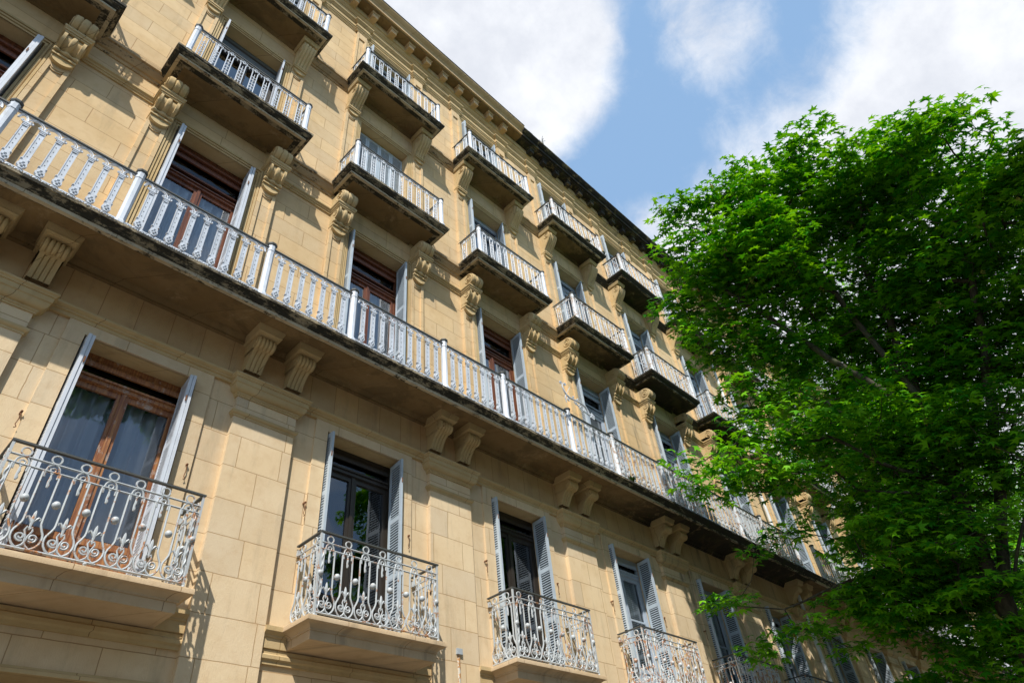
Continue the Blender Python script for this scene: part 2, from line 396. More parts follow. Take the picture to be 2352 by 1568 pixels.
# ------------------------------------------------------------------ consoles (o = how far it stands out of the wall plane)
def band(mb, curve, w, bump, nu, m=0, back=YW + .02, x=0.):
    """a curved strip (o, z) of width w, its face modelled across by bump(u in -1..1); flat cheeks"""
    n = len(curve); C = [Vector(c) for c in curve]; vs = []; fs = []
    for i in range(n):
        t = (C[min(i + 1, n - 1)] - C[max(i - 1, 0)]).normalized(); nn = Vector((-t.y, t.x))
        for j in range(nu + 1):
            u = -1 + 2 * j / nu; q = C[i] + nn * bump(u); vs.append((x + u * w / 2, YW - q.x, q.y))
    for i in range(n - 1):
        for j in range(nu):
            a = i * (nu + 1) + j; fs.append((a, a + 1, a + nu + 2, a + nu + 1))
    mb.add(vs, fs, m, True)
    for sx in (-1, 1):
        pts = [(x + sx * w / 2, YW - c.x, c.y) for c in C] + [(x + sx * w / 2, back, C[-1].y), (x + sx * w / 2, back, C[0].y)]
        mb.add(pts, [tuple(range(len(pts)))], m)
def reeds(n, a): return lambda u: a * abs(math.sin(n * PI * (u + 1) / 2)) ** .5 - a * .6
def volute(mb, x, w, co, cz, r, m=0, flip=1, turns=2.2):
    for sx in (-1, 1):
        sp = spiral(co, cz, r * .92, r * .12, 95, -turns * flip, 34)
        mb.tube([(x + sx * (w / 2 + .002), YW - a, b) for a, b in sp], [r * .10 * (1 - .5 * i / 34) for i in range(35)], 5, m)
        mb.ball((x + sx * (w / 2 + .004), YW - co, cz), r * .17, m, n=7, k=5)

def console_low():
    mb = MB(); w = .30
    sc = [(.04, 7.10)] + [(a, b) for a, b in arc(.335, 7.005, .10, 82, -115, 16)]
    band(mb, sc, w, reeds(5, .030), 60, 0)
    volute(mb, 0, w, .335, 7.005, .095)
    lo = [(.24, 6.925), (.335, 6.925), (.335, 6.905), (.30, 6.895), (.245, 6.855), (.20, 6.80), (.16, 6.73), (.13, 6.66), (.115, 6.615)]
    def g(u):
        return -.022 * max(max(0, 1 - abs(u - q) / .09) for q in (-.5, 0, .5)) if abs(u) < .75 else 0
    band(mb, lo, w - .04, g, 48, 0)
    mb.box(-w / 2 + .024, w / 2 - .024, YW - .30, YW + .02, 6.93, 7.0)
    # abacus under the slab
    mb.sweep([(-.175, YW), (-.175, YW - .48), (.175, YW - .48), (.175, YW)], [(0, 7.10), (.0, 7.245), (.045, 7.245), (.045, 7.20), (.02, 7.16), (.02, 7.12), (0, 7.10)])
    mb.box(-.175, .175, YW - .48, YW + .02, 7.095, 7.24)
    return mb
def console_mid():                       # F2 > F3, two tiers with a half round drop
    mb = MB(); w = .35
    sc = [(.03, 11.865)] + arc(.30, 11.69, .172, 85, -92, 16)
    bm_ = lambda u: .026 * min(1, abs(math.sin(3 * PI * (u + 1) / 2)) * 1.9) ** .8 - .012 + .010 * math.cos(u * 2.2)
    band(mb, sc, w, bm_, 48); volute(mb, 0, w, .30, 11.69, .15)
    mb.box(-w / 2, w / 2, YW - .34, YW + .02, 11.47, 11.62)
    mb.sweep([(-.17, YW), (-.17, YW - .33), (.17, YW - .33), (.17, YW)], [(-.02, 11.36), (.012, 11.36), (.012, 11.395), (.03, 11.40), (.03, 11.43), (.052, 11.455), (.052, 11.495), (-.02, 11.50)])
    mb.box(-.17, .17, YW - .33, YW + .02, 11.365, 11.49)
    lo = [(.31, 11.37), (.325, 11.31), (.325, 11.25), (.30, 11.18), (.25, 11.12), (.19, 11.085), (.16, 11.06), (.15, 11.02)]
    def g(u): return .030 * max(0, 1 - (abs(u) / .26) ** 4) + .034 * (1 if abs(u) > .72 else 0) - .012
    band(mb, lo, .33, g, 44)
    for sx in (-1, 1):
        sp = spiral(.22, 11.26, .10, .02, 60, 1.4, 22)
        mb.tube([(sx * .167, YW - a, b) for a, b in sp], .012, 5)
    mb.lathe([(.030, -.185), (.046, -.17), (.046, -.13), (.026, -.10), (.026, -.06), (.044, -.03), (.05, 0), (.044, .03), (.026, .06), (.026, .10), (.046, .13), (.046, .17), (.030, .185)], (0, YW - .17, 11.03), 9, 0, 'x')
    mb.box(-.175, .175, YW - .175, YW + .02, 10.925, 10.965); mb.box(-.165, .165, YW - .155, YW + .02, 10.965, 11.03)
    poly = [(-.165, 10.925)] + [(.165 * -math.cos(R(a)), 10.925 - .15 * math.sin(R(a))) for a in np.linspace(6, 174, 15)] + [(.165, 10.925)]
    mb.prism(poly, YW - .145, YW + .02, 0, 'y')
    return mb
def console_high():                      # F3 > F4, one long S
    mb = MB(); w = .31
    S = [(.02, 16.41)] + arc(.305, 16.235, .16, 85, -20, 9) + [(.42, 16.10), (.37, 16.01), (.305, 15.93), (.25, 15.86), (.20, 15.78), (.165, 15.71), (.15, 15.655)]
    def g(u): return .034 * abs(math.cos(2.0 * PI * u)) ** .5 - .018
    band(mb, S, w, g, 52); volute(mb, 0, w, .30, 16.24, .135)
    for sx in (-1, 1):
        mb.tube([(sx * (w / 2 + .002), YW - a, b) for a, b in [(.40, 16.13), (.335, 16.02), (.26, 15.92), (.19, 15.82), (.14, 15.72), (.12, 15.66)]], .012, 5)
        mb.tube([(sx * (w / 2 + .002), YW - a, b) for a, b in [(.16, 16.23), (.16, 16.10), (.13, 15.98), (.10, 15.86)]], .010, 5)
    mb.box(-.175, .175, YW - .18, YW + .02, 15.61, 15.65); mb.box(-.165, .165, YW - .165, YW + .02, 15.56, 15.61)
    poly = [(-.155, 15.56)] + [(.155 * -math.cos(R(a)), 15.56 - .135 * math.sin(R(a))) for a in np.linspace(6, 174, 13)] + [(.155, 15.56)]
    mb.prism(poly, YW - .13, YW + .02, 0, 'y')
    mb.sweep([(-.18, YW), (-.18, YW - .46), (.18, YW - .46), (.18, YW)], [(0, 16.415), (0, 16.54), (.035, 16.54), (.035, 16.50), (.012, 16.46), (.012, 16.43), (0, 16.415)])
    mb.box(-.18, .18, YW - .46, YW + .02, 16.41, 16.535)
    return mb

# ------------------------------------------------------------------ ironwork
def railing_wrought(hw, d, z0, h=1.10):
    """ring and fleur-de-lis panels on the first floor"""
    mb = MB(); Y = YW - d
    def seg(ax, a0, a1, nmod, mapf):
        wd = (a1 - a0) / nmod
        bars = [(.035, .014), (.865, .0125), (.955, .0125)]
        for v, r in bars: mb.tube([mapf(a0, v), mapf(a1, v)], r, 5)
        for i in range(nmod):
            c = a0 + wd * (i + .5); g = wd / 2
            T = lambda pts, r, n=5, flat=1.: mb.tube([mapf(c + u, v) for u, v in pts], r, n, 0, True, True, flat)
            for sx in (-1, 1):
                b = wd * .28
                T([(sx * b, .865), (sx * b, .33), (sx * (b + .004), .30)] + [(sx * (wd * .47) * math.sin(R(a)) , .165 + .135 * math.cos(R(a))) for a in np.linspace(52, 150, 7)] + [(sx * .05, .045), (sx * .012, .075), (0, .10)], .0118)
                T([(sx * a, q) for a, q in spiral(.052, .155, .046, .012, 230, 1.35, 16)], .0108)
                T([(0, .10), (sx * .012, .17), (sx * .034, .225), (sx * .022, .262), (0, .24)], .0095)
                T([(0, .30), (sx * .022, .335), (sx * .045, .365), (sx * .063, .358), (sx * .060, .338)], [.012, .014, .012, .010, .006])
                T([(sx * .062, .80), (sx * .064, .865), (sx * .052, .915), (sx * .028, .945), (0, .955)], .0112)
                T([(0, .84), (sx * .022, .87), (sx * .026, .90), (0, .915)], .010)
            T([(0, .23), (0, .30), (0, .36), (0, .41), (0, .435)], [.008, .015, .021, .014, .004], 6)
            T([(0, .84), (.004, .79), (-.003, .75), (.005, .715), (0, .69)], [.008, .015, .012, .017, .010], 6)
            mb.tube([mapf(c + a, b) for a, b in arc(0, 1.012, .047, 90, 450, 14)], .0105, 5)
        for i in range(nmod + 1):
            c = a0 + wd * i
            if 0 < i < nmod or ax == 0:
                p = mapf(c if 0 < i < nmod else c + (.025 if i == 0 else -.025), .535); mb.ball(p, .043, 0, n=8, k=5)
                for q in range(5):
                    e = mapf((c if 0 < i < nmod else c + (.025 if i == 0 else -.025)) + .02 * math.cos(q * 1.256), .535 + .02 * math.sin(q * 1.256))
                    mb.ball((e[0], e[1] - .02 if ax == 0 else e[1], e[2]), .013, 0, n=5, k=4)
    seg(0, -hw, hw, 7, lambda u, v: (u, Y, z0 + v))
    for sx in (-1, 1): seg(1, 0, d - .04, 2, lambda u, v: (sx * hw, Y + u, z0 + v))
    for sx in (-1, 1):
        mb.box(sx * hw - .013, sx * hw + .013, Y - .013, Y + .013, z0 - .01, z0 + h - .03)
        tw = [(sx * (hw - .045) + .007 * math.cos(a), Y + .007 * math.sin(a), z0 + .03 + .82 * a / 40) for a in np.linspace(0, 40, 60)]
        mb.tube(tw, .012, 5)
        mb.ball((sx * hw, Y, z0 + .0), .022); mb.box(sx * hw - .02, sx * hw + .02, YW - .07, YW - .03, z0 + .95, z0 + 1.03)
    mb.lathe([(.016, -.045), (.024, -.02), (.012, 0), (.022, .02), (.016, .04)], (0, Y, z0), 8)
    # dark flat hand rail
    mb.sweep([(-hw, YW - .02), (-hw, Y), (hw, Y), (hw, YW - .02)], [(-.022, z0 + h - .032), (.022, z0 + h - .032), (.022, z0 + h - .012), (-.022, z0 + h - .012)], 1)
    return mb

def post(mb, x, y, z0, h, r=.058, m=0, md=1):
    """octagonal cast post with a foot, collar and dark cap"""
    k = r / .924
    mb.lathe([(k * 1.55, z0), (k * 1.55, z0 + .035), (k * 1.15, z0 + .085), (k, z0 + .10), (k, z0 + h - .19), (k * 1.12, z0 + h - .185), (k * 1.12, z0 + h - .165), (k * 1.02, z0 + h - .16), (k * 1.04, z0 + h - .05)], (x, y, 0), 8, m, sm=False)
    mb.lathe([(k * 1.2, z0 + h - .05), (k * 1.36, z0 + h - .035), (k * 1.36, z0 + h - .008), (k * .9, z0 + h + .012)], (x, y, 0), 8, md, sm=False)

def baluster_main(mb, x, y, z0, h):
    s = .032; t = .013
    mb.box(x - s, x + s, y - t, y + t, z0 + .27, z0 + .86)
    for q in (-1, 1): mb.box(x + q * s - .006, x + q * s + .006, y - t - .006, y + t, z0 + .29, z0 + .85)
    for i in range(5): mb.box(x - .006, x + .006, y - t - .003, y - t + .001, z0 + .36 + .10 * i, z0 + .372 + .10 * i, 1)
    # bulbous leafy foot
    poly = [(-.024, .125), (-.030, .15), (-.052, .175), (-.056, .20), (-.044, .225), (-.046, .25), (-.036, .27), (-.050, .285), (-.052, .30), (-.030, .31)]
    poly = [(x + a, z0 + b) for a, b in poly]; poly = poly + [(2 * x - a, b) for a, b in reversed(poly)]
    mb.prism(poly, y - .022, y + .016, 0, 'y')
    for dx, dz, r in ((-.02, .20, .017), (.02, .20, .017), (0, .235, .02), (0, .17, .018), (-.04, .293, .014), (.04, .293, .014)): mb.ball((x + dx, y - .022, z0 + dz), r, 0, n=6, k=4)
    # capital
    for z, r in ((.855, .040), (.885, .034), (.915, .045)): mb.box(x - r, x + r, y - .024, y + .018, z0 + z, z0 + z + .014)
    mb.box(x - .028, x + .028, y - .018, y + .015, z0 + .86, z0 + .95)
    for sx in (-1, 1):
        mb.tube([(x + sx * a, y - .012, z0 + b) for a, b in spiral(.046, .945, .026, .006, 100, -1.3 , 12)], .0085, 5)
def railing_main(xs_posts, counts, Y, z0, h=1.20):
    """a run of the long balcony: list of post x, number of balusters in each gap"""
    mb = MB()
    for i, n in enumerate(counts):
        a, b = xs_posts[i], xs_posts[i + 1]; st = (b - a) / (n + .55)
        xs = [a + st * (j + .775) for j in range(n)]
        for x in xs: baluster_main(mb, x, Y, z0, h)
        ends = [a + .04] + xs + [b - .04]
        for p, q in zip(ends[:-1], ends[1:]):
            c, g = (p + q) / 2, (q - p) / 2
            for k_, rr in ((1., .011), (.72, .007)):
                mb.tube([(c + g * k_ * math.cos(R(t)), Y - .008, z0 + .955 + .105 * k_ * math.sin(R(t)) + (1 - k_) * .02) for t in np.linspace(178, 2, 10)], rr, 5)
        mb.box(a, b, Y - .014, Y + .014, z0 + 1.062, z0 + 1.082)
        # chain of rings along the foot
        nr = max(2, round((b - a) / .098)); sr = (b - a) / nr
        for j in range(nr):
            c = a + sr * (j + .5)
            mb.tube([(c + .040 * math.cos(t), Y - .01, z0 + .072 + .030 * math.sin(t)) for t in np.linspace(0, 2 * PI, 11)], .009, 5)
            mb.ball((c, Y - .012, z0 + .072), .016, 0, n=6, k=4)
        mb.box(a, b, Y - .009, Y + .009, z0 + .024, z0 + .040); mb.box(a, b, Y - .008, Y + .008, z0 + .108, z0 + .124)
        mb.box(a, b, Y - .033, Y + .033, z0 + 1.082, z0 + 1.104, 1); mb.box(a, b, Y - .022, Y + .022, z0 + 1.104, z0 + 1.118, 1)
    return mb
def panel_balusters(mb, a, b, n, mapf, z0):
    st = (b - a) / n
    for v0, r in ((.05, .010), (.965, .010)): mb.tube([mapf(a, z0 + v0), mapf(b, z0 + v0)], r, 5)
    for i in range(n):
        c = a + st * (i + .5); g = st * .21
        for sx in (-1, 1):
            mb.tube([mapf(c + sx * g, z0 + .085), mapf(c + sx * g, z0 + .80)], .0105, 5)
            T = lambda pts, r: mb.tube([mapf(c + sx * u, z0 + v) for u, v in pts], r, 5)
            T([(g, .80), (g * 1.2, .845), (g * 1.9, .875), (st * .5, .862)], .010)
            T(spiral(g * .9, .880, .036, .008, 200, -1.3, 13), .009)
            T([(0, .84), (.022, .90), (0, .945)], .010)
            for v in (.20, .30, .40, .52, .62): T([(0, v - .02), (.018, v + .018), (.032, v + .01), (.026, v - .012)], .0085)
            T([(st * .5 - .035, .105), (st * .5 - .012, .085), (st * .5, .125)], .010)
            T([(g, .085), (g * .55, .055), (0, .085)], .009)
        for v, r in ((.16, .016), (.25, .018), (.35, .016), (.45, .02), (.57, .018), (.67, .014)): mb.ball(mapf(c, z0 + v), r, 0, n=6, k=4)
        mb.tube([mapf(c, z0 + .12), mapf(c, z0 + .70), mapf(c, z0 + .76)], [.007, .007, .003], 4)
        mb.ball(mapf(c + st / 2, z0 + .85), .02, 0, n=6, k=4); mb.ball(mapf(c + st / 2, z0 + .815), .013, 0, n=6, k=4)
def railing_panel(hw, d, z0, h=1.0):
    mb = MB(); Y = YW - d
    panel_balusters(mb, -hw + .05, hw - .05, 9, lambda u, v: (u, Y, v), z0)
    for sx in (-1, 1):
        panel_balusters(mb, .05, d - .06, 2, lambda u, v: (sx * hw, Y + u, v), z0)
        post(mb, sx * hw, Y, z0, h + .01, .052)
    mb.sweep([(-hw, YW - .02), (-hw, Y), (hw, Y), (hw, YW - .02)], [(-.026, z0 + h - .028), (.026, z0 + h - .028), (.026, z0 + h - .004), (-.026, z0 + h - .004)], 1)
    return mb

# ------------------------------------------------------------------ windows
def louvres(mb, w, h, z0, m=0, ax='leaf'):
    """a shutter leaf in the plane u (0..w) v (0..h); returned through a map set by the caller"""
def leaf(mb, mapf, w, h, t=.04, m=0, slats=True, mids=(.44,)):
    """a louvred shutter leaf in the plane u (0..w) v (0..h) of thickness q"""
    def bx(u0, u1, v0, v1, t0, t1, m=m):
        vs = [mapf(u, v, q) for q in (t0, t1) for u, v in ((u0, v0), (u1, v0), (u1, v1), (u0, v1))]
        mb.add(vs, [(0, 1, 2, 3), (7, 6, 5, 4), (0, 4, 5, 1), (1, 5, 6, 2), (2, 6, 7, 3), (3, 7, 4, 0)], m)
    sw = .052
    bx(0, sw, 0, h, 0, t); bx(w - sw, w, 0, h, 0, t)
    rails = [0] + [h * q for q in mids] + [h - .085]
    for q in rails: bx(sw, w - sw, q, q + .085, .002, t - .002)
    for a, b in zip(rails[:-1], rails[1:]):
        bx(sw, w - sw, a + .085, b, t * .42, t * .58, 2)  # dark sheet behind the slats, the shade in the slots put into its colour
        v = a + .10
        while v < b - .012:
            for q0, q1, q2 in ((t * .57, t - .003, 1), (.003, t * .43, -1)):
                lo, hi = (v + .004, v + .026)
                vs = [mapf(sw, lo, q0), mapf(w - sw, lo, q0), mapf(w - sw, lo, q1), mapf(sw, lo, q1), mapf(sw, hi, q0), mapf(w - sw, hi, q0), mapf(w - sw, hi - .008, q1), mapf(sw, hi - .008, q1)]
                mb.add(vs, [(0, 1, 2, 3), (4, 5, 6, 7), (0, 1, 5, 4), (1, 2, 6, 5), (2, 3, 7, 6), (3, 0, 4, 7)], m)
            v += .046
def shutter_mesh(side, z0, z1, mat, deep=.36, fold=3, skew=0., name='shutter'):
    """folded leaves standing out from the jamb of the opening"""
    mb = MB(); h = z1 - z0 - .05
    y1 = YW + .22
    for i in range(fold):
        x = side * (OW - .012 - .045 * i)
        ca, sa = math.cos(R(skew)), math.sin(R(skew))
        def mp(u, v, q, x=x): return (x - side * (q + u * sa), y1 - u * ca, z0 + .02 + v)
        leaf(mb, mp, deep - .012 * i, h, .040, 0, mids=(.34, .64))
    for q in (.14, .86):
        xx = side * (OW - .02 - .045 * (fold - 1) - sa * deep); mb.box(xx, xx - side * .018, y1 - deep * ca - .006, y1 - deep * ca + .004, z0 + h * q, z0 + h * q + .09, 1)
    return mb.mesh(name, [mat, 'rust', 'slot_shade'])
def frame_mesh(z0, z1, mat, zt, kind='casement', head=.14):
    mb = MB(); y = YW + .28; t = .06; w = OW
    mb.box(-w, -w + .055, y, y + t, z0, z1); mb.box(w - .055, w, y, y + t, z0, z1); mb.box(-w + .055, w - .055, y, y + t, z1 - .07, z1)
    mb.box(-w + .055, w - .055, y, y + t, z0, z0 + .05)
    mb.box(-w + .055, w - .055, y - .02, y + t, zt - .06, zt + .06); mb.box(-w + .055, w - .055, y - .045, y - .018, zt + .02, zt + .05); mb.box(-w + .055, w - .055, y - .035, y - .018, zt - .05, zt - .03)
    mb.box(-w + .055, w - .055, y + .005, y + t - .01, z1 - head, z1 - .07); mb.box(-w + .055, w - .055, y - .03, y + .004, z1 - head - .05, z1 - head + .02)
    if head > .3: mb.box(-w + .055, w - .055, y - .05, y + .003, z1 - head + .12, z1 - head + .17); mb.box(-w + .055, w - .055, y - .01, y + t, zt + .18, zt + .22)
    for a, b in ((-w + .055, -.004), (.004, w - .055)):
        top, bot = zt - .06, z0 + .05; yy = y + .008
        mb.box(a, a + .07, yy, yy + .045, bot, top); mb.box(b - .07, b, yy, yy + .045, bot, top)
        mb.box(a + .07, b - .07, yy, yy + .045, top - .08, top); mb.box(a + .07, b - .07, yy, yy + .045, bot, bot + .10)
        mb.box(a + .07, b - .07, yy, yy + .045, z0 + .62, z0 + .70); mb.box(a + .07, b - .07, yy + .018, yy + .03, bot + .10, z0 + .62)
        mb.box(a + .12, b - .12, yy + .006, yy + .018, bot + .15, z0 + .57)
        if kind == 'barred': mb.box(a + .07, b - .07, yy + .005, yy + .03, zt - 1.05, zt - 1.01)
    mb.box(-.028, .028, y - .012, y + .006, z0 + .05, zt - .06)
    return mb.mesh('window', [mat])
def pane_mesh(x0, x1, z0, z1, mat='glass'):
    mb = MB(); y = YW + .318; mb.add([(x0, y, z0), (x1, y, z0), (x1, y, z1), (x0, y, z1)], [(0, 1, 2, 3)]); return mb.mesh('pane', [mat])
def curtain_mesh(z0, z1, x0=-OW + .06, x1=OW - .06, amp=.05, nw=9):
    mb = MB(); n = 90; vs = []; fs = []; rnd = random.Random(3)
    ph = [rnd.uniform(0, 6) for _ in range(4)]
    for i in range(n + 1):
        x = x0 + (x1 - x0) * i / n; t = i / n * 2 * PI * nw
        y = YW + .44 + amp * (math.sin(t + ph[0]) + .5 * math.sin(t * .37 + ph[1]) + .35 * math.sin(t * 1.71 + ph[2]))
        vs += [(x, y, z0), (x, y + .01 * math.sin(t * .5), z1)]
    for i in range(n): fs.append((2 * i, 2 * i + 2, 2 * i + 3, 2 * i + 1))
    mb.add(vs, fs, 0, True); return mb.mesh('curtain', ['curtain_cloth'])

# ------------------------------------------------------------------ building
def cached(fn, store={}):
    def g(*a):
        k = (fn.__name__,) + a
        if k not in store: store[k] = fn(*a)
        return store[k]
    return g
@cached
def m_console(kind, far):
    mb = {'low': console_low, 'mid': console_mid, 'high': console_high}[kind]()
    return mb.mesh('console', ['stone_mould'])
@cached
def m_slab(kind):
    mb = MB()
    if kind == 'low':
        hw, o = 1.0, .56
        path = [(-hw, YW + .01), (-hw, YW - o), (hw, YW - o), (hw, YW + .01)]
        mb.sweep(path, [(-.05, 2.80), (0, 2.80), (0, 2.905), (.015, 2.91), (.015, 2.93), (.03, 2.945), (.05, 2.965), (.075, 2.98), (.10, 2.985), (.115, 2.99), (.115, 3.04), (.11, 3.05), (-.05, 3.05)], 0)
        mb.box(-hw + .045, hw - .045, YW - o + .045, YW + .01, 2.80 + .003, 3.05 - .003, 0)
    else:
        z = ZS2 if kind == 'mid' else ZS3; hw, o = 1.27, .73
        path = [(-hw, YW + .01), (-hw, YW - o), (hw, YW - o), (hw, YW + .01)]
        mb.sweep(path, [(-.16, z - .19), (-.05, z - .19), (-.05, z - .155), (.012, z - .155), (.03, z - .148), (.045, z - .12), (.085, z - .095), (.085, z - .07), (.105, z - .055), (.105, z), (-.16, z)], 0)
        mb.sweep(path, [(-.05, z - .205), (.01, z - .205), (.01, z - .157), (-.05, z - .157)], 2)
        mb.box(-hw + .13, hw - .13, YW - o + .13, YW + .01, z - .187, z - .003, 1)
        # moulding where the soffit meets the wall
        x1 = .83
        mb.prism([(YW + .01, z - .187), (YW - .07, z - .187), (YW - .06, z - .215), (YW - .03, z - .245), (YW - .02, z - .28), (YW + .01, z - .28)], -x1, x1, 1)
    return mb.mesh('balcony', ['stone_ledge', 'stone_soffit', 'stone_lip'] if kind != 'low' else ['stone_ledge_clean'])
@cached
def m_rail(kind, mat):
    if kind == 'low': return railing_wrought(1.0, .604, 3.07, 1.12).mesh('railing', [mat, 'iron_dark'])
    if kind == 'mid': return railing_panel(1.19, .76, ZS2, 1.0).mesh('railing', [mat, 'iron_dark'])
    return railing_panel(1.20, .76, ZS3, .97).mesh('railing', [mat, 'iron_dark'])
@cached
def m_hook():
    mb = MB()
    mb.tube([(0, YW - .035, 0), (0, YW - .06, -.02), (.004, YW - .06, -.10), (-.006, YW - .055, -.17), (.012, YW - .06, -.20), (-.008, YW - .06, -.215)], .006, 5)
    mb.box(-.012, .012, YW - .07, YW - .0, -.01, .012); mb.ball((0, YW - .065, .004), .013)
    return mb.mesh('shutter_hook', ['rust'])
@cached
def m_pier(dummy):
    """broad pilaster of the first floor with its necking"""
    mb = MB(); w = .48; y = YW - .08
    mb.box(-w, w, y, YW + .01, G + .05, 6.16, 0)
    mb.box(-w - .05, w + .05, y - .05, YW + .01, G, G + .9, 0)
    path = [(-w, YW), (-w, y), (w, y), (w, YW)]
    mb.sweep(path, [(-.02, 5.79), (.012, 5.79), (.012, 5.82), (.03, 5.83), (.045, 5.85), (.045, 5.875), (.03, 5.885), (.01, 5.90), (-.02, 5.90)], 1)
    return mb.mesh('pilaster', ['stone_pier', 'stone_mould'])
@cached
def m_capital(dummy):
    mb = MB(); w = .48; y = YW - .08
    path = [(-w, YW), (-w, y), (w, y), (w, YW)]
    mb.sweep(path, [(-.02, 6.13), (.02, 6.13), (.02, 6.15), (.035, 6.16), (.035, 6.185), (.05, 6.19), (.075, 6.205), (.095, 6.23), (.105, 6.265), (.105, 6.29), (.12, 6.30), (.12, 6.375), (.135, 6.38), (.135, 6.40), (.155, 6.42), (.155, 6.445), (-.02, 6.46)])
    return mb.mesh('capital', ['stone_mould'])
@cached
def m_narrow(kind):
    """slim pilaster beside the windows of the upper floors, with its sunk panel"""
    mb = MB(); z0, z1 = {'2': (ZS1, 10.93), '3': (ZS2, 15.56), '4': (ZS3, 19.97)}[kind]
    w = .165; y = YW - .075; r = .10
    top = z1 - (.28 if kind == '4' else .17)
    for sx in (-1, 1): mb.box(sx * w, sx * r, y, YW + .01, z0, z1)
    mb.box(-r, r, YW - .04, YW + .005, z0 + .3, top - .06)
    mb.box(-r, r, y, YW + .01, z0, z0 + .3)
    if kind == '4': mb.box(-r, r, y, YW + .01, top - .06, z1)
    else:   # curved head of the panel, echoing the drop above it
        for dz, yy in ((0, y), (.035, YW - .06)):
            poly = [(-r, top + .1), (-r, top + .02 - dz)] + [(r * -math.cos(R(a)), top - .0 - dz - .075 * math.sin(R(a))) for a in np.linspace(15, 165, 9)] + [(r, top + .02 - dz), (r, top + .1)]
            mb.prism(poly, yy, YW + .01, 0, 'y')
        mb.box(-r, r, y + .004, YW + .01, top + .09, z1)
    return mb.mesh('pilaster', ['stone_upper'])
@cached
def m_surround(kind):
    """stepped moulding round the openings of the upper floors; plain raised band on the first"""
    mb = MB()
    if kind == '1':
        y = YW - .035
        mb.box(-.965, -OW, y, YW + .01, 3.05, Z1H); mb.box(OW, .965, y, YW + .01, 3.05, Z1H); mb.box(-.965, .965, y - .001, YW + .01, Z1H, 6.335)
        return mb.mesh('surround', ['stone_lower'])
    z0, z1 = {'2': (ZS1, Z2H), '3': (ZS2, Z3H), '4': (ZS3, Z4H)}[kind]
    for (a, b, o) in ((0, .035, .018), (.035, .05, .006), (.05, .085, .036), (.085, .10, .022), (.10, .135, .055)):
        y = YW - o
        mb.box(-OW - b, -OW - a, y, YW + .01, z0, z1 + b); mb.box(OW + a, OW + b, y, YW + .01, z0, z1 + b)
        mb.box(-OW - a, OW + a, y, YW + .01, z1 + a, z1 + b)
    return mb.mesh('surround', ['stone_mould'])

